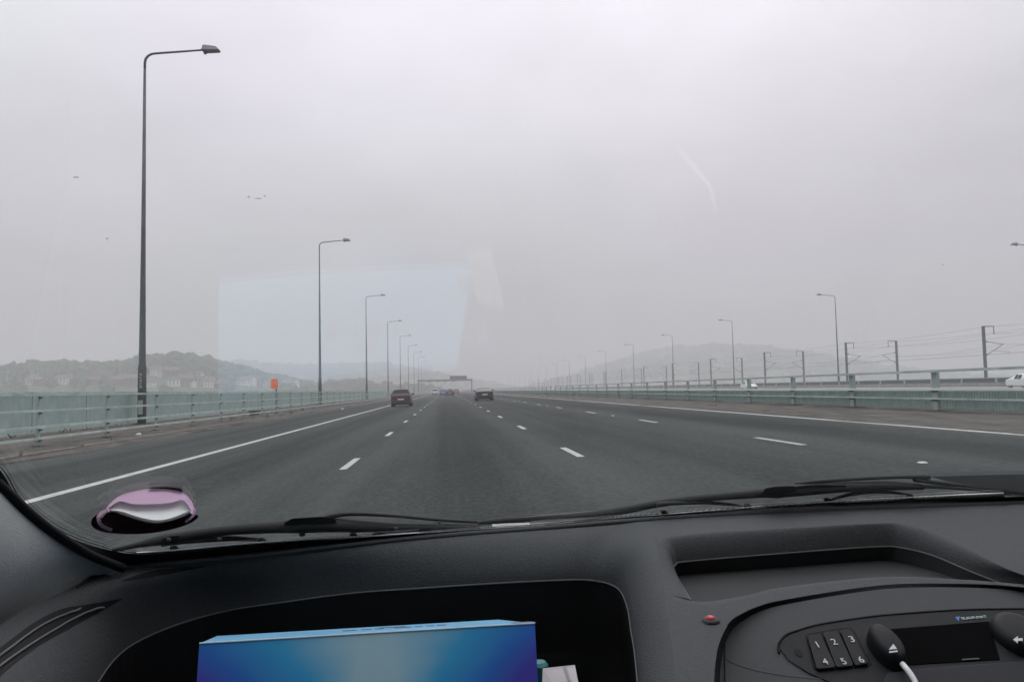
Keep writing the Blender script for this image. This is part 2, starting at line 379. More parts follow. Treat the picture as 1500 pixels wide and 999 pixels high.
# painted number running up the column
for k in range(0, 17):
    o = lampL if k == 0 else copy_tree(lampL)
    o.location = (LX, LY+LD*k, VL); o.scale = (1, 1, 0.962 if k == 0 else 1)
    ORD = ['', 'first', 'second', 'third', 'fourth', 'fifth', 'sixth', 'seventh', 'eighth', 'ninth', 'tenth', 'eleventh', 'twelfth', 'thirteenth', 'fourteenth', 'fifteenth', 'sixteenth', 'seventeenth']
    o['label'] = 'tall dark grey lamp column with a painted number, behind the steel barrier' if k == 0 else 'lamp column behind the steel barrier, %s past the one with a painted number' % ORD[k]
num = MB()
for i, hgt in enumerate((0.10, 0.10, 0.10, 0.10, 0.10)):
    z = 1.74+0.155*i
    num.box(-0.035, 0.055, -0.206, -0.185, z, z+0.022).box(-0.035, 0.055, -0.206, -0.185, z+0.085, z+0.107).box(-0.035, -0.012, -0.206, -0.185, z, z+0.107)
    if i % 2 == 0: num.box(0.032, 0.055, -0.206, -0.185, z, z+0.107)
num.build('column_number', M_PALE, lampL)
RX = 72.9; RY = RX*F/570-0.0838*RX; RD = 53.4
lampR = make_lamp(-1, 17.6, 3, 'slim lamp column on the second bridge with its arm over the oncoming lanes', 'lamp columns along the second bridge')
for k in range(-1, 16):
    o = lampR if k == -1 else copy_tree(lampR)
    o.location = (RX, RY+RD*k+(2.5 if k == -1 else 0), OZ-0.3)
    o['label'] = 'slim lamp column on the second bridge, %s past the nearest oncoming white hatchback' % ORD[k+2]
br2 = MB().box(72.38, 73.4, Y0, 1100, OZ-0.9, OZ-0.3).build('lamp_ledge', M_CONC, od)

# ------------------------------------------------------------------ overhead line masts
M_MAST = mat('mast_steel', (0.075, 0.085, 0.085), 0.6, var=0.2, vscale=1)
def make_mast(s, label, group):
    root = empty('catenary_mast'); tag(root, label, 'mast', group)
    H = 11.0
    MB().box(-0.22, 0.22, -0.05, 0.05, 0, H).box(-0.22, -0.17, -0.16, 0.16, 0, H).box(0.17, 0.22, -0.16, 0.16, 0, H).build('column', M_MAST, root)
    MB().box(min(0, s*2.0), max(0, s*2.0), -0.05, 0.05, H-0.14, H).box(s*1.95-0.05, s*1.95+0.05, -0.05, 0.05, H-1.5, H-0.1).build('drop_bracket', M_MAST, root)
    MB().tube([(s*0.2,0,H-2.7),(s*3.6,0,H-3.3)], 0.05, 6).tube([(s*0.2,0,H-5.2),(s*3.6,0,H-3.25)], 0.055, 6).tube([(s*1.7,0,H-4.4),(s*4.6,0,H-4.6),(s*4.7,0,H-5.0)], 0.035, 6).build('cantilever', M_MAST, root)
    MB().tube([(s*0.25,0,H-2.71),(s*0.7,0,H-2.79)], 0.1, 8).tube([(s*0.25,0,H-5.17),(s*0.65,0,H-4.94)], 0.1, 8).build('insulator', M_PLATE, root)
    return root
MX1, MX2, MD = 94.6, 104.4, 48.0
m1 = make_mast(1, 'railway mast with bracket arms, in the row nearer the second bridge', 'overhead line masts, nearer row')
m2 = make_mast(-1, 'railway mast with bracket arms, in the row farther from the second bridge', 'overhead line masts, farther row')
y1 = MX1*F/784-0.0838*MX1; y2 = MX2*F/656-0.0838*MX2
for k in range(0, 17):
    o = m1 if k == 0 else copy_tree(m1); o.location = (MX1, y1+MD*k, -0.4)
for k in range(-1, 17):
    o = m2 if k == -1 else copy_tree(m2); o.location = (MX2, y2+MD*k, -0.4)
M_WIRE = mat('wire_steel', (0.10, 0.105, 0.105), 0.6)
for X, s, ya, label in ((MX1, 1, y1, 'thin overhead wires strung on the mast row nearer the second bridge'), (MX2, -1, y2, 'thin overhead wires strung on the mast row farther from the second bridge')):
    e = empty('overhead_line', (X+s*3.5, 0, 0)); tag(e, label, 'wire', 'overhead wires of the railway')
    for zz, dx, sag, nm in ((7.35, 0, 1.0, 'messenger_wire'), (5.75, 0, 0.05, 'contact_wire'), (9.2, -s*1.55, 0.5, 'feeder_wire'), (10.4, -s*3.4, 0.4, 'earth_wire')):
        pts = []
        for k in range(-3, 12):
            for q in range(8):
                t = q/8; pts.append((dx, ya+MD*(k+t), zz-sag*4*t*(1-t)))
        MB().tube(pts, 0.016, 4, cap=True).build(nm, M_WIRE, e)

# ------------------------------------------------------------------ sign gantry
GY = 368
g = empty('sign_gantry', (-0.8, GY, 0)); tag(g, 'grey steel gantry spanning the carriageway with a message sign on top', 'gantry')
M_GAN = mat('gantry_steel', (0.12, 0.125, 0.125), 0.6)
for x in (-12.2, 12.6): MB().box(x-0.25, x+0.25, -0.3, 0.3, -0.3 if x < 0 else 0.25, 5.6).build('leg', M_GAN, g)
MB().box(-12.6, 13.0, -0.45, 0.45, 5.5, 6.3).build('beam', M_GAN, g)
MB().box(2.4, 10.4, -0.35, 0.1, 6.32, 7.9).build('message_sign', mat('sign_black', (0.05, 0.05, 0.055), 0.5), g)
for x in (-7, -3.3, 0.4, 4.2): MB().box(x-0.8, x+0.8, -0.62, -0.47, 5.2, 6.25).build('lane_signal', M_GAN, g)

# ------------------------------------------------------------------ orange marker board
sg = empty('marker_sign', (-11.9, 11.9*F/250+1.0, VL)); tag(sg, 'bright orange rounded marker board on a thin dark post behind the barrier', 'sign')
MB().box(0.10, 0.17, -0.03, 0.03, 0, 1.75).build('post', M_PLATE, sg)
def rrect(w, h, r, n=4):
    pts = []
    for cx, cy, a0 in ((w-r,h-r,0),(-w+r,h-r,90),(-w+r,-h+r,180),(w-r,-h+r,270)):
        for i in range(n+1): a = R(a0+90*i/n); pts.append((cx+r*math.cos(a), cy+r*math.sin(a)))
    return pts
def plate(pts, y0, y1, cx, cz): return MB().hexa([(p[0]+cx, y0, p[1]+cz) for p in pts], [(p[0]+cx, y1, p[1]+cz) for p in pts])
plate(rrect(0.235,0.33,0.1), -0.06, -0.035, 0.03, 1.99).build('orange_panel', mat('orange_reflective', (0.90, 0.15, 0.015), 0.5), sg)
plate(rrect(0.30,0.37,0.12), -0.032, -0.02, -0.13, 2.0).build('pale_backing', mat('cream_backing', (0.62, 0.58, 0.50), 0.6), sg)

# ------------------------------------------------------------------ traffic
def make_wheel(x, y, r, w, parent, s):
    e = empty('wheel', (x, y, r)); e.parent = parent
    rows = []
    for dx, rr in ((-w/2, r*0.80), (-w/2, r*0.95), (-w/2+0.03, r), (w/2-0.03, r), (w/2, r*0.95), (w/2, r*0.80)):
        rows.append([(dx, rr*math.cos(2*math.pi*k/20), rr*math.sin(2*math.pi*k/20)) for k in range(20)])
    MB().grid(rows, close=True).build('tyre', M_TYRE, e, smooth=False)
    rim = MB()
    rim.tube([(-w/2+0.02,0,0),(w/2-0.012,0,0)], r*0.80, 20)
    rim.build('rim', M_RIM, e)
    return e
def make_car(name, label, col, loc, heading, style='hatch', w=1.66, length=3.8, h=1.42, group=None, simple=False):
    """rear at y=0, front at +y in its own frame"""
    root = empty(name, loc, heading); tag(root, label, 'car', group)
    paint = mat('paint_'+'_'.join('%d' % int(c*999) for c in col), col, 0.35, coat=0.3)
    hw = w/2; Ln = length
    if style == 'hatch':   # y, sill, belt, roof(z), half width scale belt, roof
        st = [(0.00,0.36,0.80,0.80,0.93,0.93),(0.03,0.25,0.92,0.92,0.96,0.95),(0.16,0.22,0.95,1.02,0.985,0.90),(0.48,0.22,0.95,h-0.05,1.0,0.72),(0.75,0.22,0.94,h,1.0,0.72),(1.6,0.20,0.93,h,1.0,0.73),(2.1,0.20,0.92,h-0.04,1.0,0.72),(2.75,0.22,0.92,0.94,1.0,0.86),(3.2,0.22,0.86,0.87,0.98,0.82),(3.6,0.24,0.76,0.77,0.93,0.75),(3.78,0.28,0.62,0.63,0.86,0.70),(3.8,0.36,0.5,0.51,0.80,0.68)]
        base = 3.8
    elif style == 'coupe':
        st = [(0.00,0.34,0.80,0.81,0.92,0.90),(0.05,0.24,0.88,0.90,0.96,0.88),(0.35,0.22,0.90,0.95,1.0,0.82),(0.75,0.22,0.90,1.12,1.0,0.74),(1.25,0.20,0.90,h-0.03,1.0,0.68),(1.7,0.20,0.89,h,1.0,0.68),(2.2,0.20,0.88,h-0.05,1.0,0.68),(2.95,0.20,0.86,0.90,1.0,0.80),(3.6,0.22,0.78,0.80,0.97,0.78),(4.0,0.24,0.66,0.68,0.9,0.74),(4.2,0.30,0.5,0.52,0.8,0.7)]
        base = 4.2
    else:  # saloon
        st = [(0.00,0.36,0.86,0.87,0.92,0.90),(0.05,0.25,0.94,0.96,0.96,0.88),(0.55,0.22,0.95,0.98,1.0,0.84),(1.15,0.20,0.94,h-0.06,1.0,0.70),(1.6,0.20,0.93,h,1.0,0.70),(2.3,0.20,0.92,h-0.03,1.0,0.70),(3.1,0.20,0.90,0.93,1.0,0.84),(3.8,0.22,0.82,0.84,0.97,0.8),(4.2,0.25,0.70,0.71,0.9,0.76),(4.35,0.32,0.52,0.53,0.82,0.72)]
        base = 4.35
    k = Ln/base; st = [(a*k, b, c, d, e, f) for a, b, c, d, e, f in st]
    rows = []
    for y, zs, zb, zr, sb, sr in st:
        wb, wr = hw*sb, hw*sr
        half = [(wb*0.90, zs), (wb, zs+0.10), (wb, (zs+zb)/2), (wb*0.975, zb), (wr*0.5+wb*0.47, zb+(zr-zb)*0.52), (wr, zr-0.03*(zr > zb+0.2)), (wr*0.55, zr+0.018), (0, zr+0.025)]
        ring = [(x, y, z) for x, z in half] + [(-x, y, z) for x, z in half[-2::-1]]
        rows.append(ring)
    mb = MB().grid(rows, close=True)
    n = len(rows[0]); mb.f.append(tuple(range(n))); mb.f.append(tuple((len(rows)-1)*n+i for i in range(n-1, -1, -1)))
    mb.build('body', paint, root, smooth=False)
    def pt(i, j, off=0.008):   # lifted point on the body grid
        p = Vector(rows[i][j]); c = Vector((0, p.y, 0.75)); d = (p-c); return p + d.normalized()*off
    def quad(name, ij, m, off=0.008, shrink=0.08):
        ps = [pt(i, j, off) for i, j in ij]; c = sum(ps, Vector())/len(ps)
        ps = [p+(c-p)*shrink for p in ps]
        nrm = (ps[1]-ps[0]).cross(ps[2]-ps[0]).normalized()
        if nrm.dot(c-Vector((0, Ln*0.45, 0.8))) < 0: nrm = -nrm
        MB().hexa([p for p in ps], [p+nrm*0.006 for p in ps]).build(name, m, root)
    # rear glass, front glass, side glass
    if style == 'hatch': rg, fg, sd = (2, 3), (6, 7), [(3, 4), (4, 5), (5, 6)]
    elif style == 'coupe': rg, fg, sd = (3, 4), (6, 7), [(4, 5), (5, 6)]
    else: rg, fg, sd = (2, 3), (5, 6), [(3, 4), (4, 5)]
    c0, c1 = 5, 9
    def glass(name, ra, rb, ca, cb, lo=0.10, hi=0.90, side=0.06, off=0.008):
        g_ = []
        for t in np.linspace(lo, hi, 4):
            cols = [Vector(rows[ra][c])*(1-t)+Vector(rows[rb][c])*t for c in range(ca, cb+1)]
            a_, b_ = cols[0].copy(), cols[-1].copy(); mid = (a_+b_)/2
            cols[0] = a_+(cols[1]-a_)*side*2; cols[-1] = b_+(cols[-2]-b_)*side*2
            g_.append(cols)
        me_ = MB().grid(g_).mesh(name); c0_ = Vector((0, Ln*0.45, 0.75)); vn = [v.normal.copy() for v in me_.vertices]
        for v, n_ in zip(me_.vertices, vn): v.co += (n_ if n_.dot(v.co-c0_) > 0 else -n_)*off
        link(name, me_, M_GLASSD, root)
    glass('rear_window', rg[0], rg[1], 5, 9, 0.10, 0.92)
    glass('windscreen', fg[0], fg[1], 5, 9, 0.08, 0.92)
    for a, b in sd:
        glass('side_window', a, b, 3, 5, 0.06, 0.94, 0.05); glass('side_window', a, b, 9, 11, 0.06, 0.94, 0.05)
    for s in (-1, 1):
        make_wheel(s*(hw-0.10), 0.62*k, 0.29, 0.19, root, s); make_wheel(s*(hw-0.10), (base-0.75)*k, 0.29, 0.19, root, s)
        zt = st[1][2]
        MB().box(s*hw*0.72-0.11, s*hw*0.72+0.13*(1 if s > 0 else 1), -0.02, 0.05, zt-0.26, zt-0.06).build('tail_light', M_LAMPR, root, bevel=0.01)
        zf = st[-2][2]
        MB().box(s*hw*0.62-0.14, s*hw*0.62+0.14, Ln-0.10*k, Ln-0.01, zf-0.10, zf+0.02).build('headlight', M_LAMPW, root, bevel=0.01)
        MB().hexa([(s*hw*0.96, Ln*0.60, 0.93), (s*(hw+0.16), Ln*0.60, 0.93), (s*(hw+0.16), Ln*0.60, 1.06), (s*hw*0.96, Ln*0.60, 1.04)], [(s*hw*0.96, Ln*0.63, 0.94), (s*(hw+0.13), Ln*0.63, 0.95), (s*(hw+0.13), Ln*0.63, 1.04), (s*hw*0.96, Ln*0.63, 1.03)]).build('mirror', paint, root)
    MB().box(-hw*0.95, hw*0.95, -0.05, 0.10, 0.30, 0.47).build('rear_bumper', M_BUMP, root, bevel=0.02)
    MB().box(-hw*0.9, hw*0.9, Ln-0.12, Ln+0.04, 0.26, 0.42).build('front_bumper', M_BUMP, root, bevel=0.02)
    MB().box(-0.26, 0.26, -0.065, -0.052, 0.54, 0.65).build('number_plate', M_NP_Y, root)
    MB().box(-hw*0.8, hw*0.8, 0.25, Ln-0.3, 0.17, 0.24).build('underside', M_BUMP, root)
    return root
def on_road(x, y): return (x, y, rz_(x)+0.004)
c = make_car('car', 'small dark red hatchback driving in the lane beside the hard shoulder', (0.036, 0.007, 0.012), on_road(-3.72, 65), 0, 'hatch', 1.66, 3.7, 1.44)
c.rotation_euler = (0, -XF, 0)
c = make_car('car', 'low black coupe with a white number plate driving alone in its lane', (0.012, 0.013, 0.018), on_road(3.72, 76.5), 0, 'coupe', 1.72, 4.2, 1.24)
c.rotation_euler = (0, -XF, 0)
make_car('car', 'distant dark maroon saloon driving just ahead of a blue car', (0.045, 0.008, 0.010), on_road(0.72, 163), 0, 'saloon', 1.72, 4.3, 1.45)
make_car('car', 'distant blue car partly hidden by a maroon saloon', (0.13, 0.18, 0.42), on_road(-0.75, 176), 0, 'hatch', 1.68, 3.9, 1.42)
make_car('car', 'distant pale silver car hugging the white edge line', (0.52, 0.55, 0.54), on_road(-3.4, 232), 0, 'hatch', 1.75, 4.1, 1.75)
make_car('car', 'distant bright red car beyond the maroon saloon', (0.30, 0.03, 0.03), on_road(2.9, 236), 0, 'hatch', 1.7, 3.9, 1.5)
make_car('car', 'white hatchback coming the other way nearest along the second bridge', (0.74, 0.76, 0.75), (57.6, 75.7, OZ+0.004), R(180), 'coupe', 1.72, 4.2, 1.42)
make_car('car', 'white saloon coming the other way behind the railing posts', (0.74, 0.76, 0.75), (57.2, 147.2, OZ+0.004), R(180), 'saloon', 1.75, 4.5, 1.42)
make_car('car', 'far white hatchback small among railing posts on the second bridge', (0.74, 0.76, 0.75), (50.3, 380, OZ+0.004), R(180), 'hatch', 1.75, 4.2, 1.6)
make_car('car', 'farthest white car fading into haze on the second bridge', (0.74, 0.76, 0.75), (50.3, 780, OZ+0.004), R(180), 'hatch', 1.75, 4.2, 1.6)

# ------------------------------------------------------------------ hills, woods and houses
def ico(n=1):
    bm = bmesh.new(); bmesh.ops.create_icosphere(bm, subdivisions=n, radius=1.0)
    v = np.array([x.co[:] for x in bm.verts]); f = np.array([[q.index for q in p.verts] for p in bm.faces]); bm.free(); return v, f
IV, IF = ico(2)
def noise2(x, y, s):
    return (math.sin(x/s*1.3+y/s*0.7)+math.sin(x/s*0.6-y/s*1.7+1.3)+math.sin(x/s*2.3+y/s*2.1+4.1)*0.5)/2.5
spots = [(10,555,0),(45,563,2),(52,560,0),(60,563,1),(92,562,0),(99,561,2),(133,561,0),(139,562,1),(146,562,2),(172,565,1),(181,560,0),(190,560,2),(198,564,1),(222,566,0),(230,549,2),(240,551,0),(252,552,1),(255,565,0),(262,559,2),(270,564,1),(281,566,0),(290,557,2),(296,563,0),(303,566,0),(309,561,2),(318,568,1),(350,563,2),(357,563,0),(366,563,0),(374,564,1),(395,569,0),(422,558,2),(430,560,0),(-60,560,0),(-25,562,2)]
HOUSE_AT = []
def hill(name, prof, D, depth, foot, m, label, tm, ntree, tsize, seed, foot_z=-34.0, cut=0.0, houses=()):
    us = [p[0] for p in prof]; vsn = [p[1] for p in prof]
    nu, nr = 110, 16
    U = np.linspace(us[0], us[-1], nu); V = np.interp(U, us, vsn)
    def surf(u, t):
        v = float(np.interp(u, us, vsn)); c = at_dist(u, v, D)
        # t: 0 foot .. 1 crest .. 1.6 behind
        d = D - depth*(1-t); r = wray(u, v); k = d/math.hypot(r.x, r.y)
        x, y = r.x*k, r.y*k
        zc = c.z - tsize*2.2
        if t <= 1: z = foot_z + (zc-foot_z)*math.sin(t*math.pi/2)**0.9
        else: z = zc - (t-1)*45
        return Vector((x, y, z + (noise2(x, y, 60)*4 if 0 < t < 1 else 0)))
    ts = [0]+[i/(nr-4) for i in range(1, nr-3)]+[1.2, 1.5, 2.0]
    o = MB().grid([[surf(u, t) for u in U] for t in ts]).build(name, m, smooth=True)
    tag(o, label, 'hill', kind='structure')
    hs = []
    for hu, hv, hk in houses:
        best = min(((abs(surf(hu, q/200).z - at_dist(hu, hv, math.hypot(*surf(hu, q/200).xy)).z), q/200) for q in range(4, 190)))
        hs.append((hu, best[1])); HOUSE_AT.append((surf(hu, best[1]), best[1]))
    r_ = np.random.default_rng(seed); P = []; Fc = []; off = 0
    for i in range(ntree):
        u = r_.uniform(us[0], us[-1]); t = 1.0 if r_.random() < 0.22 else r_.uniform(cut, 1.05)
        if noise2(u*3, t*300, 40) < -0.45 and t < 0.95: continue
        if any(abs(u-a) < 12 and b-0.16 < t < b+0.025 for a, b in hs): continue
        p = surf(u, t); s = tsize*r_.uniform(0.55, 1.2)
        v = IV*np.array([s*r_.uniform(0.7, 1.1), s*r_.uniform(0.7, 1.1), s*r_.uniform(0.75, 1.15)])*(1+r_.uniform(-0.38, 0.38, (len(IV), 1)))
        P.append(v+np.array([p.x, p.y, p.z+s*0.45])); Fc.append(IF+off); off += len(IV)
    if P:
        P = np.concatenate(P); Fc = np.concatenate(Fc)
        me = bpy.data.meshes.new('woodland'); me.from_pydata(P.tolist(), [], Fc.tolist()); me.update()
        w = link('woodland', me, tm); tag(w, tm['wl'], 'woodland', kind='stuff')
    return surf
M_HILL = mat('hill_grass', (0.05, 0.095, 0.035), 0.95, col2=(0.09, 0.13, 0.06), vscale=0.02)
def leaf(name, wl, a, b):
    m = mat(name, a, 0.9, col2=b, vscale=0.06); m['wl'] = wl; return m
s1 = hill('hill', [(-700,548),(-400,538),(-200,533),(0,533),(60,529),(110,533),(160,531),(200,521),(265,513),(330,526),(380,540),(430,549),(470,557),(520,566)], 680, 280, 0, M_HILL,
     'wooded hill with scattered houses at its foot across the river', leaf('leaves_near', 'green wood covering the hill above the riverside houses', (0.022, 0.048, 0.018), (0.065, 0.115, 0.040)), 8500, 4.3, 3, cut=0.25, houses=spots)
s2 = hill('bank', [(430,572),(455,566),(480,554),(505,551),(530,551),(560,557),(600,561),(640,567),(655,572)], 640, 120, 0, M_HILL,
     'low wooded bank close to the end of the bridge', leaf('leaves_bank', 'dark tree belt on the low bank by the bridge end', (0.020, 0.036, 0.018), (0.05, 0.075, 0.035)), 1300, 4.0, 4)
s3 = hill('hill', [(200,530),(280,525),(330,527),(450,531),(560,529),(620,538),(680,550),(740,560),(770,566)], 1500, 500, 0, M_HILL,
     'far pale ridge fading into the haze beyond the wooded hill', leaf('leaves_far', 'far hazy wood along the pale ridge', (0.035, 0.055, 0.03), (0.07, 0.095, 0.05)), 2600, 5.5, 5, cut=0.2)
s4 = hill('hill', [(745,569),(790,558),(850,540),(920,519),(980,507),(1040,502),(1110,502),(1170,510),(1240,522),(1320,534),(1420,544),(1500,549),(1750,555),(2100,560)], 1620, 620, 0, M_HILL,
     'long green hillside rising behind the railway masts', leaf('leaves_right', 'hazy wood on the hillside behind the railway masts', (0.028, 0.066, 0.026), (0.075, 0.13, 0.05)), 4500, 6, 6, cut=0.1)
def make_house(w, d, h, wall, roof):
    root = empty('house')
    MB().box(-w/2, w/2, -d/2, d/2, -3, h).add([(-w/2,-d/2,h),(-w/2,d/2,h),(-w/2,0,h+d*0.38),(w/2,-d/2,h),(w/2,d/2,h),(w/2,0,h+d*0.38)], [(0,1,2),(5,4,3)]).build('wall', wall, root)
    rf = MB().hexa([(-w/2-0.4,-d/2-0.5,h-0.15),(w/2+0.4,-d/2-0.5,h-0.15),(w/2+0.4,0,h+d*0.40),(-w/2-0.4,0,h+d*0.40)], [(-w/2-0.4,-d/2-0.5,h+0.15),(w/2+0.4,-d/2-0.5,h+0.15),(w/2+0.4,0,h+d*0.40+0.3),(-w/2-0.4,0,h+d*0.40+0.3)])
    rf.hexa([(-w/2-0.4,d/2+0.5,h-0.15),(w/2+0.4,d/2+0.5,h-0.15),(w/2+0.4,0,h+d*0.40),(-w/2-0.4,0,h+d*0.40)], [(-w/2-0.4,d/2+0.5,h+0.15),(w/2+0.4,d/2+0.5,h+0.15),(w/2+0.4,0,h+d*0.40+0.3),(-w/2-0.4,0,h+d*0.40+0.3)])
    r = rf.build('roof', roof, root)
    MB().box(-w*0.3, -w*0.3+0.9, -0.6, 0.6, h+d*0.2, h+d*0.4+1.6).build('chimney', roof, r)
    for sx in (-0.3, 0.0, 0.3):
        for zz in (h*0.2, h*0.62):
            MB().box(w*sx-0.6, w*sx+0.6, -d/2-0.05, -d/2+0.02, zz, zz+1.2).build('window', M_GLASSD, root)
    return root
W1 = mat('white_render', (0.58, 0.57, 0.53), 0.8, var=0.2, vscale=0.3); W2 = mat('red_brick', (0.16, 0.12, 0.10), 0.85, var=0.2); RF1 = mat('slate_roof', (0.11, 0.11, 0.12), 0.8); RF2 = mat('clay_roof', (0.13, 0.095, 0.085), 0.85)
HK = [make_house(11, 8, 5.5, W1, RF1), make_house(15, 9, 6, W2, RF2), make_house(9, 7.5, 5.2, W1, RF2)]
HL = [('white house with a grey slate roof at the foot of the wooded hill', 'white slate roofed houses across the river'), ('long brick house with a clay tile roof at the foot of the wooded hill', 'brick houses across the river'), ('small white house with a clay tile roof at the foot of the wooded hill', 'white clay roofed houses across the river')]
used = [False]*3
for (u, v, k), (p, t) in zip(spots, HOUSE_AT):
    o = HK[k] if not used[k] else copy_tree(HK[k])
    used[k] = True
    o.location = p; o.rotation_euler = (0, 0, random.uniform(-0.7, 0.9)); o.scale = [random.uniform(0.45, 0.72)]*3
    tag(o, HL[k][0], 'house', HL[k][1])

# ------------------------------------------------------------------ haze: one box of even, thin mist round everything
hz = MB().box(-4000, 4000, -4000, 4000, -37, 135).build('haze', None); tag(hz, 'thin grey mist hanging over the whole valley', 'haze', kind='stuff')
hm = bpy.data.materials.new('haze_air'); hm.use_nodes = True; t_ = hm.node_tree; t_.nodes.clear()
ho = t_.nodes.new('ShaderNodeOutputMaterial'); hv_ = t_.nodes.new('ShaderNodeVolumePrincipled')
hv_.inputs['Color'].default_value = (0.835, 0.815, 0.835, 1); hv_.inputs['Density'].default_value = 0.00145; hv_.inputs['Anisotropy'].default_value = 0.0
t_.links.new(hv_.outputs[0], ho.inputs['Volume']); hz.data.materials.append(hm)

# ------------------------------------------------------------------ our own van, seen from its passenger seat
van = empty('van', (0, 0, 0.004)); van.rotation_euler = (0, -XF, 0)
tag(van, 'van interior with dark grey dashboard, radio, windscreen and wipers', 'van')
VR = Matrix.Rotation(-XF, 3, 'Y'); VI = VR.transposed()
VC = VI @ Vector((0, 0, CAMZ-0.004))
def cray(u, v): return (VI @ wray(u, v))
def PYc(u, v, Y): r = cray(u, v); return VC + r*(Y-VC.y)/r.y
def PH(u, v, h): r = cray(u, v); return VC + r*((CAMZ+h)-VC.z)/r.z
def PPl(u, v, p0, n): r = cray(u, v); return VC + r*((p0-VC).dot(n)/r.dot(n))
def PX(u, v, X): r = cray(u, v); return VC + r*(X-VC.x)/r.x
XC = 0.34; THW = R(36); ST, CT = math.sin(THW), math.cos(THW); HB = -0.171
def Yb(x, h=HB): return 0.981-0.3266*(x-XC)**2*max(0.5, 1-1.5*max(0.0, h-HB))
def glass_fn(p, off=0.0): return (p.y-Yb(p.x, p.z-CAMZ))*ST + (p.z-CAMZ-HB)*CT - off
def GL(u, v, off=0.0):
    """pixel -> point on the windscreen (off > 0: outside the glass)"""
    r = cray(u, v); a, b = 0.15, 2.0
    for _ in range(50):
        m = (a+b)/2
        if glass_fn(VC+r*m, off) > 0: b = m
        else: a = m
    return VC+r*a
def AL(u, v):
    """pixel -> point where the dashboard meets the windscreen"""
    r = cray(u, v); a, b = 0.2, 2.0
    for _ in range(50):
        m = (a+b)/2; p = VC+r*m
        if p.y-Yb(p.x) > 0: b = m
        else: a = m
    return VC+r*a
PI_K = 0.12
PI_P = Vector((0, 0.96, CAMZ+HB)); PI_N = Vector((0, -PI_K, 1)).normalized()
def PI(u, v, d=0.0): return PPl(u, v, PI_P+PI_N*d, PI_N)

M_DASH = mat('dash_plastic', (0.064, 0.068, 0.071), 0.75, var=0.10, vscale=260, bump=0.55, bscale=560, spec=0.15)
M_DASHD = mat('dash_plastic_shaded', (0.010, 0.010, 0.011), 0.6, bump=0.3, bscale=900, spec=0.3)  # near-black copy of the dash plastic, carrying the open tray's shade
M_SEAM = mat('edge_highlight', (0.15, 0.153, 0.157), 0.8, spec=0.1)  # paler than the dash: the edge's highlight is put into the colour
M_BLACK = mat('deep_black', (0.006, 0.006, 0.007), 0.7, spec=0.2)
M_FACIA = mat('facia_plastic', (0.056, 0.060, 0.063), 0.65, var=0.05, vscale=250, bump=0.2, bscale=1200, spec=0.2)
M_RADIO = mat('radio_plastic', (0.020, 0.0205, 0.022), 0.65, spec=0.2, bump=0.15, bscale=1300)
M_KEY = mat('radio_key', (0.006, 0.0065, 0.008), 0.5, spec=0.2)
M_DIGIT = mat('digit_white', (0.55, 0.57, 0.60), 0.6)
M_PILLAR = mat('pillar_trim', (0.48, 0.50, 0.49), 0.8, var=0.06, vscale=120, bump=0.25, bscale=500)
M_WIPER = mat('wiper_black', (0.010, 0.0105, 0.0115), 0.6, spec=0.2)
M_GLINT = mat('rubber_edge_highlight', (0.62, 0.63, 0.64), 0.35, metal=0.6)  # bright colour painting the highlight on the wiper's rubber edge

def prof(O, S, ns, kind='roll', lo=0.0, hi=1.0):
    rows = []
    for i in range(ns+1):
        t = lo+(hi-lo)*i/ns; ph = t*math.pi/2; row = []
        for o, s in zip(O, S):
            d = s-o
            if kind == 'roll': row.append(o+Vector((d.x*math.sin(ph), d.y*math.sin(ph), d.z*(1-math.cos(ph)))))
            else: row.append(o+d*t)
        rows.append(row)
    return rows
# --- passenger hood: outer line O, opening edge S
Opx = [(-190,1180),(-120,1060),(-40,950),(30,896),(105,860),(176,831),(400,810),(600,788.5),(800,773),(900,766),(945,761),(962,800),(972,850),(980,910),(988,970),(1000,1100)]
O = []
for i, (u, v) in enumerate(Opx):
    if i < 5: O.append(PH(u, v, -0.180+0.002*i))
    elif i < 11: O.append(AL(u, v))
    else: O.append(PI(u, v))
Spx = [(60,1180),(112,1060),(165,968),(225,928),(320,897),(420,881),(520,868),(620,861),(720,854.5),(820,849.5),(868,850),(903,860),(918,885),(925,925),(931,965),(943,1100)]
Sh = [-0.262,-0.258,-0.248,-0.240,-0.234,-0.229,-0.226,-0.225,-0.225,-0.226,-0.229,-0.234,-0.241,-0.250,-0.256,-0.262]
S = [PH(u, v, h) for (u, v), h in zip(Spx, Sh)]
NN = 76
Or = resample(O, NN); Sr = resample(S, NN)
hood = MB().grid(prof(Or, Sr, 14)).build('dashboard_hood', M_DASH, van, smooth=True)
MB().tube(Sr, 0.0010, 6).build('edge_highlight', M_SEAM, hood)  # pale tube draws the highlight along the opening's edge
cen = Vector((sum(p.x for p in Sr)/NN, 0.55, 0))
S2 = []
for p in Sr:
    q = p.copy(); d = Vector((p.x-cen.x, p.y-cen.y, 0)).normalized(); q += d*0.014; q.z = CAMZ-0.31; S2.append(q)
S3 = [Vector((p.x, p.y, CAMZ-0.49)) for p in S2]
Sb = [p.copy() for p in Sr]
tray = MB().grid([Sb, S2, S3])
tray.add(S3, [tuple(range(NN))])
tray.build('open_tray', M_DASHD, van)  # same plastic as the dash, its cavity shade painted in
# back edge lip against the glass
lipA = [AL(u, v) for u, v in [(176,831),(300,820),(400,810),(600,788.5),(800,773),(1000,757),(1200,747),(1350,741.5),(1500,736),(1650,730),(1800,725)]]
lipr = resample(lipA, 60)
MB().tube([p+Vector((0,-0.003,0.0005)) for p in lipr], 0.0055, 8, flat=0.55).build('rear_lip', M_DASH, hood, smooth=True)
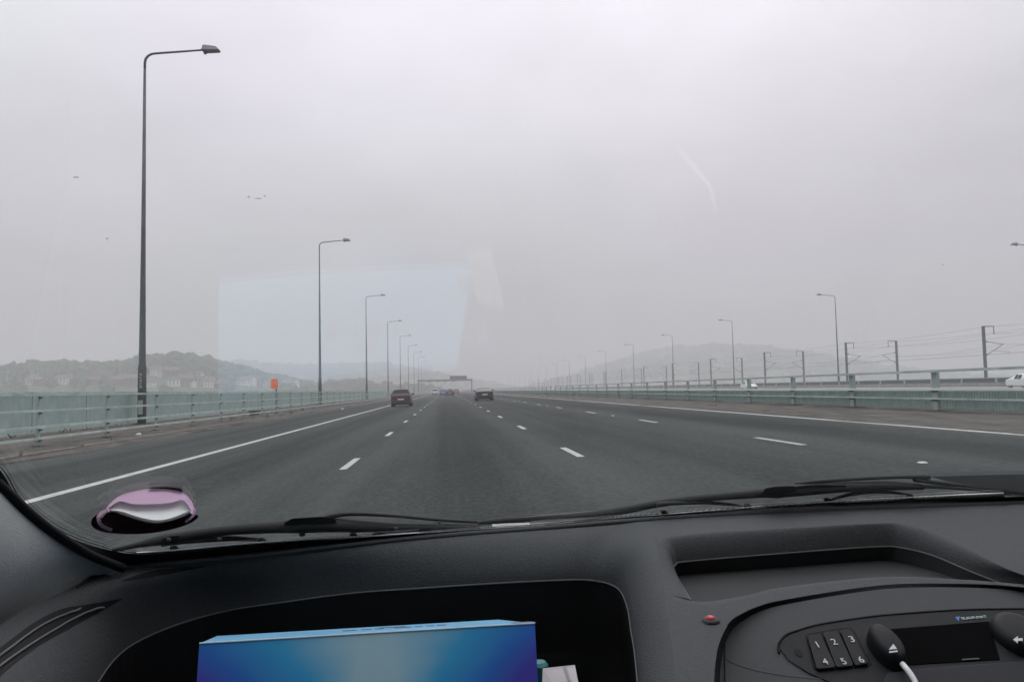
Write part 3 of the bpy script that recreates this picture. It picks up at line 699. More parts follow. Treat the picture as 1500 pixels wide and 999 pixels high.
# --- centre: tray rim T, tray edge Q, hood lip K, groove G, facia F
Tpx = [(985,872),(976,850),(969,818),(966,795),(1000,783),(1150,773),(1290,766),(1330,769),(1380,785),(1480,835),(1560,856),(1640,872)]
Qpx = [(1010,877),(998,856),(987,834),(990,826.5),(1008,822),(1150,810),(1285,800.5),(1325,803),(1368,814),(1425,838),(1480,858),(1540,872)]
Qh = [-0.204,-0.206,-0.208,-0.207,-0.207,-0.206,-0.206,-0.206,-0.207,-0.212,-0.217,-0.220]
T = [PI(u, v) for u, v in Tpx]; Q = [PH(u, v, h) for (u, v), h in zip(Qpx, Qh)]; Q[0] = PI(1012, 879)
Tr = resample(T, 70); Qr = resample(Q, 70)
centre = MB().grid(prof(Tr, Qr, 10)).build('centre_tray_rim', M_DASH, van, smooth=True)
MB().tube(Qr, 0.0009, 6).build('edge_highlight', M_SEAM, centre)
Qw = [p.copy() for p in Qr]; Qf = [Vector((p.x, p.y+0.01, CAMZ-0.224)) for p in Qr]
ct = MB().grid([Qw, Qf]); ct.add(Qf, [tuple(range(len(Qf)))])
ct.build('centre_tray', mat('tray_plastic_shaded', (0.032, 0.033, 0.034), 0.7, spec=0.2), van)  # recess shade put into a darker tone than the dash
# top band between windscreen and tray rim
Apx = [(945,761),(1000,757),(1150,749),(1290,743.5),(1330,742),(1380,740),(1480,736),(1580,732),(1800,725)]
Ta = [PI(966,795)] + T[4:12]
Aa = [AL(u, v) for u, v in Apx]
band = MB().grid(prof(resample(Aa, 50), resample(Ta, 50), 6, 'lin')).build('dashboard_top', M_DASH, van, smooth=True)
# narrow bridge between passenger hood and tray rim
lefts = [O[10], O[11], O[12], O[13]]; rights = [T[3], T[2], T[1], T[0]]
MB().grid([resample(lefts, 20), resample(rights, 20)]).build('dashboard_bridge', M_DASH, van, smooth=True)
Kpx = [(1000,1100),(988,970),(980,910),(985,872),(1012,879),(1042,880),(1100,870),(1150,859),(1290,845),(1400,848),(1500,856),(1640,872),(1760,930)]
Gpx = [(1047,1100),(1046,999),(1050,955),(1057,932),(1067,913),(1080,902),(1110,888),(1155,877),(1290,857),(1400,854.5),(1500,860),(1630,882),(1745,938)]
K = [PI(u, v) for u, v in Kpx]; G = [PI(u, v) for u, v in Gpx]
Kr = resample(K, 90); Gr = resample(G, 90)
col_ = MB().grid(prof(Kr, Gr, 4, 'lin'))
col_.grid([[p+Vector((0, 0.001, -0.024)) for p in Kr[22:]], Kr[22:]])
col_.build('console_surround', M_DASH, van, smooth=True)
# facia plane
FP = PI(1300, 862); FN = Vector((0, -0.5, 1)).normalized()
def FA(u, v, d=0.0): return PPl(u, v, FP+FN*d, FN)
Fpx = [(1056,1100),(1054,999),(1058,958),(1065,936),(1074,919.5),(1088,907),(1115,894.5),(1158,883.5),(1290,863),(1400,860),(1500,866),(1628,889),(1738,946)]
Fr = resample([FA(u, v) for u, v in Fpx], 90)
MB().grid([[p-Vector((0,0,0.0005)) for p in Gr], [p-FN*0.006 for p in Fr]]).build('console_groove', M_BLACK, van)
def poly_px(pts, d, m, name, parent, thick=0.004, fn=FA, nrm=FN, bevel=0.0):
    hi = [fn(u, v, d) for u, v in pts]; lo = [p-nrm*thick for p in hi]
    o = MB().hexa(lo, hi).build(name, m, parent, bevel=bevel)
    return o
facia = MB(); fb = [FA(1738, 1100), FA(1056, 1100)]
ring = Fr + fb
facia.hexa([p-FN*0.012 for p in ring], ring)
facia = facia.build('console_facia', M_FACIA, van)
MB().tube([FA(u, v, 0.0002) for u, v in [(1062,926),(1061.5,960),(1062,999),(1064,1100)]], 0.0007, 5).build('facia_joint', M_BLACK, facia)
MB().tube(resample([FA(u, v, 0.0) for u, v in [(1063,964),(1085,975),(1130,986),(1190,993),(1260,999)]], 16), 0.0007, 5).build('moulding_line', M_SEAM, facia)

# --- radio
radio = poly_px([(1143,950),(1144,941),(1153,931),(1175,922.5),(1200,915.5),(1250,907.5),(1300,901.5),(1400,894.5),(1500,892.5),(1600,894),(1600,1100),(1260,1010),(1220,1000),(1185,985),(1155,966)], 0.0012, M_RADIO, 'radio', van, 0.003)
MB().tube(resample([FA(u, v, 0.001) for u, v in [(1141,956),(1141,943),(1151,930),(1174,921.5),(1200,914.5),(1250,906.5),(1300,900.5),(1400,893.5),(1500,891.5),(1600,893)]], 40), 0.0011, 6).build('radio_gap', M_BLACK, radio)
keys = [([(1183,932),(1186,930),(1201,928),(1203,930),(1224,974),(1222,977),(1199,979),(1196,977)]), ([(1206.5,928),(1208.5,925.5),(1225.5,922.7),(1228,925),(1250,971),(1248,974.5),(1227,976.5),(1224.5,974)]), ([(1231.5,925),(1233.5,922),(1243,921),(1249,924.5),(1272,968.5),(1270,971.5),(1254,974),(1251.5,971.5)])]
cxk = sum(p[0] for k_ in keys for p in k_)/24; cyk = sum(p[1] for k_ in keys for p in k_)/24
poly_px([(1180,930),(1186,927),(1230,919.5),(1246,918.5),(1253,925),(1277,971),(1272,976),(1200,983),(1192,979)], 0.0018, M_BLACK, 'key_recess', radio, 0.002)
for k_ in keys: poly_px(k_, 0.0042, M_KEY, 'preset_key', radio, 0.003, bevel=0.0005)
FX = Vector((1, 0, 0)); FYv = FN.cross(FX)
FM = Matrix((FX, FYv, FN)).transposed()
def put_text(txt, u, v, px, d, m, parent, name):
    p = FA(u, v, d); size = px*(p-VC).length/F*1.45/ max(0.35, abs(FN.dot((p-VC).normalized())))*0.62
    o = link(name, text_mesh(txt, size), m, parent); mm = FM.to_4x4(); mm.translation = p; o.matrix_local = mm
    return o
for ch, u, v in (('1',1197.5,944),('2',1222,940),('3',1248,936),('4',1209,969),('5',1236,968.5),('6',1261.5,966)): put_text(ch, u, v, 10.5, 0.0047, M_DIGIT, radio, 'preset_digit')
hp = FA(1170, 955, 0.0016)
def disc(c, ax, ay, n_, th, k=20): return MB().hexa([c+ax*math.cos(2*math.pi*i/k)+ay*math.sin(2*math.pi*i/k)-n_*th for i in range(k)], [c+ax*math.cos(2*math.pi*i/k)+ay*math.sin(2*math.pi*i/k) for i in range(k)])
disc(hp, FX*0.003, FYv*0.0045, FN, 0.002).build('reset_hole', M_BLACK, radio)
poly_px([(1300,921),(1448,909.5),(1465,965),(1330,973)], 0.0019, mat('display_black', (0.002, 0.002, 0.0025), 0.8, spec=0.03), 'display', radio, 0.002)
poly_px([(1409,964.6),(1434,963),(1434.5,964.4),(1409.5,966)], 0.0026, M_SEAM, 'display_mark', radio, 0.0005)
put_text('BLAUPUNKT', 1427, 904.3, 6.2, 0.0016, mat('logo_pale', (0.42, 0.55, 0.58), 0.5), radio, 'maker_lettering').scale = (0.60, 0.60, 1)
poly_px([(1399,903.5),(1406,902.3),(1404.5,909.3)], 0.0016, mat('logo_blue', (0.05, 0.16, 0.42), 0.5), 'maker_mark', radio, 0.0005)
# big eject knob: a thumb-shaped dome
def dome(u, v, wpx, hpx, tall, m, name, parent, lean=0.0):
    c = FA(u, v, 0.001); k = (c-VC).length/F; ax = FX*wpx*k; fs = abs(FN.dot((c-VC).normalized())); ay = FYv*hpx*k/fs
    rows = []
    for i in range(9):
        a = math.pi/2*i/8; rr = math.cos(a)**0.30; z = math.sin(a)**0.8*tall
        rows.append([c + ax*rr*math.cos(2*math.pi*j/24) + ay*rr*math.sin(2*math.pi*j/24) + FN*z + FX*lean*z for j in range(24)])
    return MB().grid(rows, close=True).build(name, m, parent, smooth=True), c
dome(1297, 955, 18, 21.5, 0.015, M_KEY, 'eject_knob', radio)
def knob_pt(u, v, d): return FA(u, v, d)
poly_px([(1302,951),(1308.5,942.5),(1314,949.5)], 0.0178, M_DIGIT, 'eject_symbol', radio, 0.0006)
poly_px([(1302.5,953.5),(1314.5,952),(1315,954),(1303,955.5)], 0.0178, M_DIGIT, 'eject_symbol', radio, 0.0006)
dome(1492, 934, 29, 20, 0.011, M_KEY, 'volume_knob', radio)
poly_px([(1484,936),(1491,931),(1491,934.5),(1498,934),(1498,938),(1491,938),(1491,941.5)], 0.0135, M_DIGIT, 'arrow_symbol', radio, 0.0005)
poly_px([(1300,984),(1400,974),(1500,967),(1600,963),(1600,1010),(1290,1010)], 0.006, mat('radio_ledge', (0.020, 0.021, 0.027), 0.6, spec=0.2), 'lower_ledge', radio, 0.005, bevel=0.001)
# white cable plugged in under the knob
cable = MB().tube(resample([FA(1321, 971, 0.009), FA(1328, 979, 0.013), FA(1336, 990, 0.013), FA(1342, 1002, 0.012), FA(1347, 1025, 0.011), FA(1349, 1098, 0.009)], 24), 0.0022, 8).build('audio_cable', mat('cable_white', (0.72, 0.71, 0.74), 0.45), smooth=True)
cable.matrix_world = Matrix.Translation((0,0,0.004)) @ VR.to_4x4()
tag(cable, 'thin white cable hanging from below the round eject knob', 'cable')
# red warning light on the console column
lc = PI(1041, 909, 0.0); k = (lc-VC).length/F
def dome3(c, r, tall, m, name, parent, n_=PI_N):
    rows = []
    for i in range(7):
        a = math.pi/2*i/6
        rows.append([c+Vector((math.cos(2*math.pi*j/18)*r*math.cos(a), math.sin(2*math.pi*j/18)*r*math.cos(a)*1.1, 0))+n_*math.sin(a)*tall for j in range(18)])
    return MB().grid(rows, close=True).build(name, m, parent, smooth=True)
led = dome3(lc, 0.0078, 0.0035, M_BUMP, 'warning_light', van)
dome3(lc+PI_N*0.0022+Vector((-0.0005,-0.001,0)), 0.0044, 0.0030, mat('led_red', (0.42, 0.02, 0.025), 0.2), 'red_lens', led)

# --- slots and creases moulded into the passenger hood
bvh = BVHTree.FromObject(hood, bpy.context.evaluated_depsgraph_get())
def HD(u, v, off=0.0006):
    r = cray(u, v); h = bvh.ray_cast(VC, r)
    if h[0] is None: return PH(u, v, -0.185)
    n_ = h[1] if h[1].dot(r) < 0 else -h[1]
    return h[0]+n_*off
def hood_patch(a, b, name, m, n=24, k=3, off=0.0006):
    A_ = resample([(x, y, 0) for x, y in a], n); B_ = resample([(x, y, 0) for x, y in b], n)
    rows = [[HD(p.x+(q.x-p.x)*i/k, p.y+(q.y-p.y)*i/k, off) for p, q in zip(A_, B_)] for i in range(k+1)]
    return MB().grid(rows).build(name, m, hood, smooth=True)
slot = hood_patch([(-60,992),(0,949),(50,912),(90,892),(130,885),(178,876)], [(-60,1046),(0,990),(50,950),(100,921),(140,899),(179,877)], 'side_vent', M_BLACK)
for off_, pts in ((0.002, [(-60,1008),(0,962),(60,918),(115,892)]), (0.002, [(-60,1026),(0,977),(60,935),(125,897),(150,890)])):
    MB().tube([HD(u, v, off_) for u, v in [(p.x, p.y) for p in resample([(a, b, 0) for a, b in pts], 20)]], 0.0009, 5).build('vent_fin', M_SEAM, hood)
hood_patch([(178,850),(215,838),(255,832),(300,829)], [(179,851),(215,846),(260,838),(301,830)], 'demist_slot', M_BLACK)
MB().tube([HD(u, v, 0.0) for u, v in [(p.x, p.y) for p in resample([(112,861,0),(140,846,0),(165,838,0),(185,834,0)], 12)]], 0.0009, 5).build('moulding_crease', M_BLACK, hood)

# --- windscreen: curved laminated glass, and its black printed border
gx = np.linspace(-0.52, 1.20, 40)
def glass_row(t, off): return [Vector((x, Yb(x, HB+ST*t)-CT*t+ST*off, CAMZ+HB+ST*t+CT*off)) for x in gx]
wm = bpy.data.materials.new('windscreen_glass'); wm.use_nodes = True; t_ = wm.node_tree; t_.nodes.clear()
wo = t_.nodes.new('ShaderNodeOutputMaterial'); mx = t_.nodes.new('ShaderNodeMixShader'); tr = t_.nodes.new('ShaderNodeBsdfTransparent'); gl = t_.nodes.new('ShaderNodeBsdfGlossy')
tr.inputs[0].default_value = (0.975, 0.985, 0.98, 1); gl.inputs['Roughness'].default_value = 0.0; gl.inputs[0].default_value = (1, 1, 1, 1)
lw = t_.nodes.new('ShaderNodeLayerWeight'); lw.inputs[0].default_value = 0.5
pw = t_.nodes.new('ShaderNodeMath'); pw.operation = 'POWER'; pw.inputs[1].default_value = 5; t_.links.new(lw.outputs['Facing'], pw.inputs[0])
ma = t_.nodes.new('ShaderNodeMath'); ma.operation = 'MULTIPLY_ADD'; ma.inputs[1].default_value = 0.95; ma.inputs[2].default_value = 0.055; t_.links.new(pw.outputs[0], ma.inputs[0])
t_.links.new(ma.outputs[0], mx.inputs[0]); t_.links.new(tr.outputs[0], mx.inputs[1]); t_.links.new(gl.outputs[0], mx.inputs[2]); t_.links.new(mx.outputs[0], wo.inputs[0])
TS = [-0.06+0.99*i/40 for i in range(41)]
ws = MB().grid([glass_row(t, 0.0) for t in TS]).grid([glass_row(t, 0.005) for t in TS]).build('windscreen', wm, van, smooth=True)
FUp = [(-60,625),(0,688),(25,728),(60,762),(100,786),(150,803),(210,812),(300,806),(400,797),(520,788),(620,780.5),(720,774),(800,769),(900,759),(1100,745),(1300,734),(1500,727),(1700,720)]
FLo = [(-80,660),(-10,715),(20,742),(62,775),(105,802),(150,822),(200,835),(300,826),(400,816),(520,803),(620,792),(720,784),(800,775),(900,768),(1100,756),(1300,747),(1500,739),(1700,732)]
fu = resample([GL(u, v, -0.0015) for u, v in FUp], 90); fl = resample([GL(u, v, -0.0015) for u, v in FLo], 90)
M_FRIT = mat('frit_black', (0.004, 0.004, 0.005), 0.5, spec=0.2)
MB().grid([fu, fl]).build('black_border', M_FRIT, ws)
dots = MB()
fpx = resample([(u, v, 0) for u, v in FUp], 420)
for i, p in enumerate(fpx):
    for rr, dv in ((1.3, -2.6), (0.8, -6.0)):
        u, v = p.x+(1.8 if dv < -4 else 0), p.y+dv*(1.5 if p.x < 150 else 0.8)
        if p.x < 150: u = p.x - dv*0.9; v = p.y + dv*1.0
        c = GL(u, v, -0.0016); kk = rr*(c-VC).length/F; ax = Vector((1,0,0))*kk; ay = Vector((0,-CT,ST))*kk*1.3
        dots.add([c+ax, c+ay, c-ax, c-ay], [(0,1,2,3)])
dd = dots.build('border_dots', M_FRIT, ws, fix=False); tag(dd, kind='stuff')
# --- A-pillar trim
E = [GL(u, v, -0.012) for u, v in [(-80,645),(-5,708),(38,748),(80,781),(130,812),(180,832)]]
W = [PX(-420,650,-0.40), PX(-290,810,-0.40), PX(-150,960,-0.395), PX(-30,935,-0.39), PX(60,892,-0.385), GL(176,834,-0.016)]
Er = resample(E, 40); Wr = resample(W, 40)
pr = prof(Er, Wr, 12, 'lin')
for i, row in enumerate(pr):
    b_ = math.sin(math.pi*i/12)*0.03
    for j, p in enumerate(row): row[j] = p + Vector((1, -0.4, 0.3)).normalized()*b_*(1-j/39)**0.5
pil = MB().grid(pr).build('pillar_trim', M_PILLAR, van, smooth=True)
MB().tube([p+Vector((0.001,-0.001,0)) for p in Er], 0.0045, 8).build('rubber_seal', M_BLACK, pil, smooth=True)
Wt = [E[0], GL(-160,560,-0.012), GL(-330,400,-0.012)]

# --- shell of the cab round the camera
M_LINER = mat('head_liner', (0.12, 0.12, 0.12), 0.9, var=0.04, vscale=60)
M_WHITE = mat('van_paint_white', (0.74, 0.75, 0.76), 0.3, coat=0.5)
M_DOOR = mat('door_trim', (0.10, 0.105, 0.11), 0.7)
ZT = CAMZ+HB+ST*0.93; YT = 0.97-CT*0.93
MB().hexa([(-0.42,YT+0.02,ZT),(1.10,YT+0.02,ZT),(1.10,-1.6,ZT+0.06),(-0.42,-1.6,ZT+0.06)], [(-0.42,YT+0.04,ZT+0.05),(1.10,YT+0.04,ZT+0.05),(1.10,-1.6,ZT+0.11),(-0.42,-1.6,ZT+0.11)]).build('roof', M_LINER, van)
for x in (-0.46, 1.10):
    door = MB().hexa([(x,0.86,0.30),(x+0.04,0.86,0.30),(x+0.04,-0.32,0.30),(x,-0.32,0.30)], [(x,0.86,0.96),(x+0.04,0.86,0.96),(x+0.04,-0.32,1.07),(x,-0.32,1.07)]).build('door', M_DOOR, van)
    MB().hexa([(x+0.015,0.50,1.0),(x+0.021,0.50,1.0),(x+0.021,-0.32,1.07),(x+0.015,-0.32,1.07)], [(x+0.015,0.24,ZT-0.07),(x+0.021,0.24,ZT-0.07),(x+0.021,-0.32,ZT-0.07),(x+0.015,-0.32,ZT-0.07)]).build('side_window', wm, door)
    MB().hexa([(x,0.86,0.96),(x+0.04,0.86,0.96),(x+0.04,0.50,1.0),(x,0.50,1.0)], [(x,0.26,ZT),(x+0.04,0.26,ZT),(x+0.04,0.22,ZT-0.07),(x,0.22,ZT-0.07)]).build('window_frame', M_DOOR, door)
    MB().box(x, x+0.04, -0.32, 0.22, ZT-0.07, ZT+0.05).build('window_header', M_LINER, door)
    MB().box(x, x+0.04, -1.6, -0.33, 0.30, ZT+0.05).build('side_panel', M_LINER, van)
    # A-pillar outside of the trim
    MB().hexa([(x-0.02,0.92,0.85),(x+0.06,0.92,0.85),(x+0.06,0.80,0.85),(x-0.02,0.80,0.85)], [(x-0.02,YT+0.06,ZT+0.04),(x+0.06,YT+0.06,ZT+0.04),(x+0.06,YT-0.02,ZT+0.04),(x-0.02,YT-0.02,ZT+0.04)]).build('windscreen_pillar', M_PILLAR, van)
for x in (-0.02, 0.70):  # unseen dark seats, added to cut light falling on the dash
    seat = empty('seat', (x, -0.10, 0.30)); seat.parent = van
    MB().hexa([(-0.24,-0.30,0),(0.24,-0.30,0),(0.24,0.22,0),(-0.24,0.22,0)], [(-0.25,-0.32,0.22),(0.25,-0.32,0.22),(0.25,0.24,0.27),(-0.25,0.24,0.27)]).build('seat_cushion', M_DASHD, seat, bevel=0.03)
    MB().hexa([(-0.24,-0.45,0.12),(0.24,-0.45,0.12),(0.24,-0.30,0.12),(-0.24,-0.30,0.12)], [(-0.22,-0.62,0.80),(0.22,-0.62,0.80),(0.22,-0.52,0.80),(-0.22,-0.52,0.80)]).build('seat_back', M_DASHD, seat, bevel=0.03)
    MB().hexa([(-0.13,-0.63,0.83),(0.13,-0.63,0.83),(0.13,-0.53,0.83),(-0.13,-0.53,0.83)], [(-0.12,-0.66,1.0),(0.12,-0.66,1.0),(0.12,-0.57,1.0),(-0.12,-0.57,1.0)]).build('headrest', M_DASHD, seat, bevel=0.02)
MB().box(-0.42, 1.10, -1.64, -1.60, 0.30, ZT+0.1).build('bulkhead', M_DOOR, van)
MB().box(-0.46, 1.14, -1.64, 1.0, 0.24, 0.30).build('floor', M_DOOR, van)
MB().hexa([(-0.36,0.55,0.30),(1.05,0.55,0.30),(1.05,0.90,0.30),(-0.36,0.90,0.30)], [(-0.36,0.62,0.64),(1.05,0.62,0.64),(1.05,0.90,0.64),(-0.36,0.90,0.64)]).build('lower_dashboard', M_DASHD, van)
MB().hexa([(-0.46,1.0,0.30),(1.14,1.0,0.30),(1.05,1.90,0.30),(-0.37,1.90,0.30)], [(-0.46,1.0,0.84),(1.14,1.0,0.84),(1.05,1.90,0.62),(-0.37,1.90,0.62)]).build('bonnet', M_WHITE, van, bevel=0.03)
for x in (-0.30, 0.98):
    for y in (1.45, -1.3): make_wheel(x, y, 0.28, 0.17, van, 1)
# driver's side of the dashboard, instrument binnacle and wheel
MB().grid(prof([AL(1800,725), PI(1640,872), PI(1760,930)], [Vector((1.06,0.80,CAMZ-0.17)), Vector((1.06,0.70,CAMZ-0.19)), Vector((1.06,0.55,CAMZ-0.24))], 6, 'lin')).build('driver_dashboard', M_DASH, van, smooth=True)
sw = empty('steering_wheel', (0.70, 0.42, 0.86)); sw.parent = van; sw.rotation_euler = (R(62), 0, 0)
MB().tube([(0.185*math.cos(2*math.pi*i/40), 0.185*math.sin(2*math.pi*i/40), 0) for i in range(41)], 0.014, 8, cap=False, up=(0,0,1)).build('rim', M_BUMP, sw, smooth=True)
MB().box(-0.18, 0.18, -0.02, 0.02, -0.02, 0.0).box(-0.02, 0.02, -0.18, 0.0, -0.021, -0.001).build('spokes', M_BUMP, sw)
MB().tube([(0,0,-0.04),(0,0,0.01)], 0.065, 20).build('hub', M_BUMP, sw)

# --- wipers parked on the outside of the glass
def wp(pts, r, name, m, parent, off=0.016, n=8, flat=0.52, k=5):
    P_ = [GL(u, v, off) for u, v in pts]; P_ = resample(P_, max(2, (len(P_)-1)*k+1))
    rs = r
    if isinstance(r, (list, tuple)): rs = [float(x) for x in np.interp(np.linspace(0, 1, len(P_)), np.linspace(0, 1, len(r)), r)]
    if m is M_WIPER: rs = [x*1.3 for x in rs] if isinstance(rs, list) else rs*1.3
    return MB().tube(P_, rs, n, flat=flat).build(name, m, parent, smooth=True)
w1 = wp([(165,806),(205,797),(240,790),(300,780),(350,775),(400,772),(440,770),(480,769),(520,770),(580,772),(640,773),(700,773)], [0.003,0.005,0.0085,0.0072,0.0085,0.0100,0.0125,0.0125,0.0115,0.0085,0.007,0.006], 'wiper', M_WIPER, van)
def wblock(pts, name, parent, o0=0.010, o1=0.024):
    a_ = [GL(u, v, o0) for u, v in pts]; b_ = [GL(u, v, o1) for u, v in pts]
    return MB().hexa(a_, b_).build(name, M_WIPER, parent, bevel=0.0012)
wblock([(415,766),(428,759),(450,757.5),(470,756.5),(488,757),(494,764),(480,774),(462,779),(440,782),(431,778)], 'arm_joint', w1)
wblock([(436,778),(448,777),(447,785),(439,786)], 'arm_clip', w1, 0.008, 0.016)
wblock([(236,789),(250,784.5),(263,784),(266,793),(250,798),(237,800)], 'yoke_block', w1, 0.009, 0.02)
wp([(470,760),(490,755),(520,752.5),(580,755.5),(640,761),(690,764),(730,766)], [0.003,0.004,0.0035,0.003,0.003,0.0028,0.002], 'arm', M_WIPER, w1, 0.024)
wp([(236,795),(250,793),(263,792)], 0.0062, 'yoke', M_WIPER, w1, 0.02)
wp([(255,793),(300,790),(345,788.5),(384,791),(388,795)], [0.005,0.005,0.0045,0.003,0.002], 'yoke', M_WIPER, w1, 0.012)
wp([(545,783),(575,777),(610,776),(640,777)], [0.002,0.004,0.004,0.003], 'yoke', M_WIPER, w1, 0.012)
for u, v in ((247,790.5),(321.5,790)): disc(GL(u, v, 0.004), Vector((0.0022,0,0)), Vector((0,-CT,ST))*0.003, Vector((0,-ST,-CT)), 0.001, 14).build('rivet', M_SEAM, w1)
for u, v in ((580,774.5),(643.5,766)): disc(GL(u, v, 0.004), Vector((0.0020,0,0)), Vector((0,-CT,ST))*0.0028, Vector((0,-ST,-CT)), 0.001, 14).build('rivet', M_SEAM, w1)
wp([(200,809.5),(258.7,805.3),(320,799.5),(382,794),(389,793.5),(450,789.8),(517.6,786.2),(560,783.6),(614.7,780)], 0.0011, 'blade_highlight', M_GLINT, w1, 0.003, flat=0.8)  # thin bright tube drawn as the rubber's highlight
wp([(190,813),(258.7,808.6),(382,797.5),(517.6,790),(614.7,784)], 0.003, 'blade_rubber', M_WIPER, w1, 0.004)
for u, v in ((257,803.5),(385,792),(520,784.5)): wp([(u-3,v-2),(u+1,v+3)], 0.0035, 'blade_claw', M_WIPER, w1, 0.008, k=2)
w2 = wp([(700,766),(760,760),(820,758),(880,753),(940,742),(960,738),(1010,731),(1060,726.5),(1110,722.5),(1140,720),(1170,718),(1230,714),(1300,711.5),(1350,713)], [0.003,0.0075,0.0095,0.0085,0.0075,0.0075,0.0075,0.0075,0.0090,0.012,0.0115,0.0095,0.0088,0.006], 'wiper', M_WIPER, van)
wblock([(1116,722),(1121,715),(1135,712.5),(1152,711.5),(1166,712),(1168,721),(1158,727),(1140,730),(1123,729)], 'arm_joint', w2, 0.008, 0.026)
wblock([(1166,712),(1196,709.5),(1240,710),(1238,718),(1200,723),(1172,724)], 'arm_shoe', w2, 0.012, 0.024)
wp([(1165,709),(1195,705.5),(1260,701),(1320,698.5),(1360,698.5)], [0.003,0.0038,0.0036,0.0036,0.005], 'arm', M_WIPER, w2, 0.025)
wp([(1340,703),(1390,709),(1440,716),(1520,726)], [0.004,0.0045,0.004,0.003], 'arm', M_WIPER, w2, 0.02)
wp([(1350,712.5),(1400,715),(1450,720),(1478,724)], [0.004,0.003,0.003,0.002], 'blade_end', M_WIPER, w2, 0.014)
wp([(962,739),(985,737),(1030,736),(1075,739),(1096,744)], [0.004,0.004,0.0036,0.003,0.002], 'yoke', M_WIPER, w2, 0.010)
wp([(1214,733),(1250,723),(1290,720),(1330,724)], [0.002,0.004,0.004,0.002], 'yoke', M_WIPER, w2, 0.010)
wp([(800,770.5),(860,764.6),(940,757),(1020,749.6),(1094.6,743.3),(1214,735),(1330,728.5),(1470,722)], 0.0011, 'blade_highlight', M_GLINT, w2, 0.003, flat=0.8)
wp([(800,774),(860,768),(1094.6,747),(1214,738.6),(1470,725.5)], 0.0032, 'blade_rubber', M_WIPER, w2, 0.004)
for u, v in ((975,751),(1097,741.5),(1214,733),(1335,727)): wp([(u-3,v-2),(u+1,v+4)], 0.0034, 'blade_claw', M_WIPER, w2, 0.008, k=2)
P_ = [GL(u, v, 0.035) for u, v in [(1363,698),(1430,696),(1500,694.5),(1600,693),(1600,735),(1500,729),(1430,718)]]
MB().hexa(P_, [p+Vector((0, 0.004, 0.004)) for p in P_]).build('scuttle_cover', mat('scuttle_plastic', (0.030, 0.033, 0.038), 0.6), van)
# glimpses of the white bonnet edge between the wipers
for pts in ([(633,780),(652,778),(653,774.5),(687,773),(680,777),(654,779.5),(650,781)], [(721,770.5),(735,768),(765,766.5),(776,767.5),(760,770),(728,772)]):
    P_ = [GL(u, v, 0.03) for u, v in pts]
    MB().hexa(P_, [p+Vector((0, 0.003, 0.004)) for p in P_]).build('bonnet_edge', M_WHITE, van)

# --- paper disc holder stuck to the glass
hold = empty('tax_disc_holder'); tag(hold, 'round dark maroon disc holder with pink paper stuck low on the windscreen', 'disc holder')
hold.matrix_world = Matrix.Translation((0,0,0.004)) @ VR.to_4x4()
PINK = mat('pink_paper', (0.62, 0.48, 0.58), 0.8)
def translucent(m, col, f):
    t = m.node_tree; o = t.nodes['Material Output']; b = t.nodes['Principled BSDF']; tl = t.nodes.new('ShaderNodeBsdfTranslucent'); tl.inputs[0].default_value = (*col, 1)
    mx_ = t.nodes.new('ShaderNodeMixShader'); mx_.inputs[0].default_value = f
    t.links.new(b.outputs[0], mx_.inputs[1]); t.links.new(tl.outputs[0], mx_.inputs[2]); t.links.new(mx_.outputs[0], o.inputs['Surface'])
translucent(PINK, (0.88, 0.74, 0.85), 0.7)
FILM = mat('grey_film', (0.42, 0.43, 0.43), 0.75, var=0.3, vscale=90, bump=0.6, bscale=120, spec=0.2); translucent(FILM, (0.55, 0.57, 0.56), 0.92)
def on_glass(pts, off, name, m, n=48, thick=0.0012):
    P_ = resample([GL(u, v, off) for u, v in pts+[pts[0]]], n)[:-1]
    nn = Vector((0, -ST, -CT))
    return MB().hexa(P_, [p+nn*thick for p in P_]).build(name, m, hold)
MAROON = mat('maroon_plastic', (0.028, 0.003, 0.010), 0.25)
on_glass([(150,757),(157,749.5),(168,748),(178,752),(196,758),(215,763),(232,764.5),(250,761),(266,756),(279,750),(283,752.5),(291,755),(280,764),(258,772),(226,778.5),(190,780.5),(155,778),(139,772),(134,765),(136,757),(144,751),(149,750),(146,757)], -0.002, 'maroon_rim', MAROON, n=92)
on_glass([(218,716),(222,713),(245,712),(264,714.5),(266,719.5),(245,715.8)], -0.002, 'maroon_rim', MAROON)
on_glass([(154,748),(160,738),(175,726),(200,718.5),(225,715.5),(255,717.5),(272,724),(281,735),(285,746),(284,752),(279,749),(274,738),(266,732.5),(250,737),(225,739),(195,739),(176,735),(166,738),(160,747)], -0.0035, 'pink_paper', PINK, n=80)
MB().tube(resample([GL(u, v, -0.005) for u, v in [(157,747),(149,751),(144,758),(147,767),(155,773),(163,776)]], 24), 0.0016, 6).build('pink_edge', PINK, hold)
MB().tube(resample([GL(u, v, -0.005) for u, v in [(285,746),(284,753),(279,759),(272,764)]], 16), 0.0012, 6).build('pink_edge', PINK, hold)
Pa = resample([(158,745,0),(175,734,0),(195,738,0),(225,738,0),(250,736,0),(266,732,0),(274,738,0),(279,746,0)], 30)
Pb = resample([(163,747,0),(178,749,0),(196,755,0),(215,760,0),(232,762,0),(250,759,0),(266,753,0),(280,747,0)], 30)
rows = []
for i in range(7):
    t = i/6; rows.append([GL(a.x+(b.x-a.x)*t, a.y+(b.y-a.y)*t, -0.006-0.004*math.sin(math.pi*t)) for a, b in zip(Pa, Pb)])
MB().grid(rows).build('curled_film', FILM, hold, smooth=True)
MB().tube([r for r in rows[-1]], 0.0008, 6).build('film_edge', mat('film_edge_white', (0.75, 0.75, 0.77), 0.4), hold)

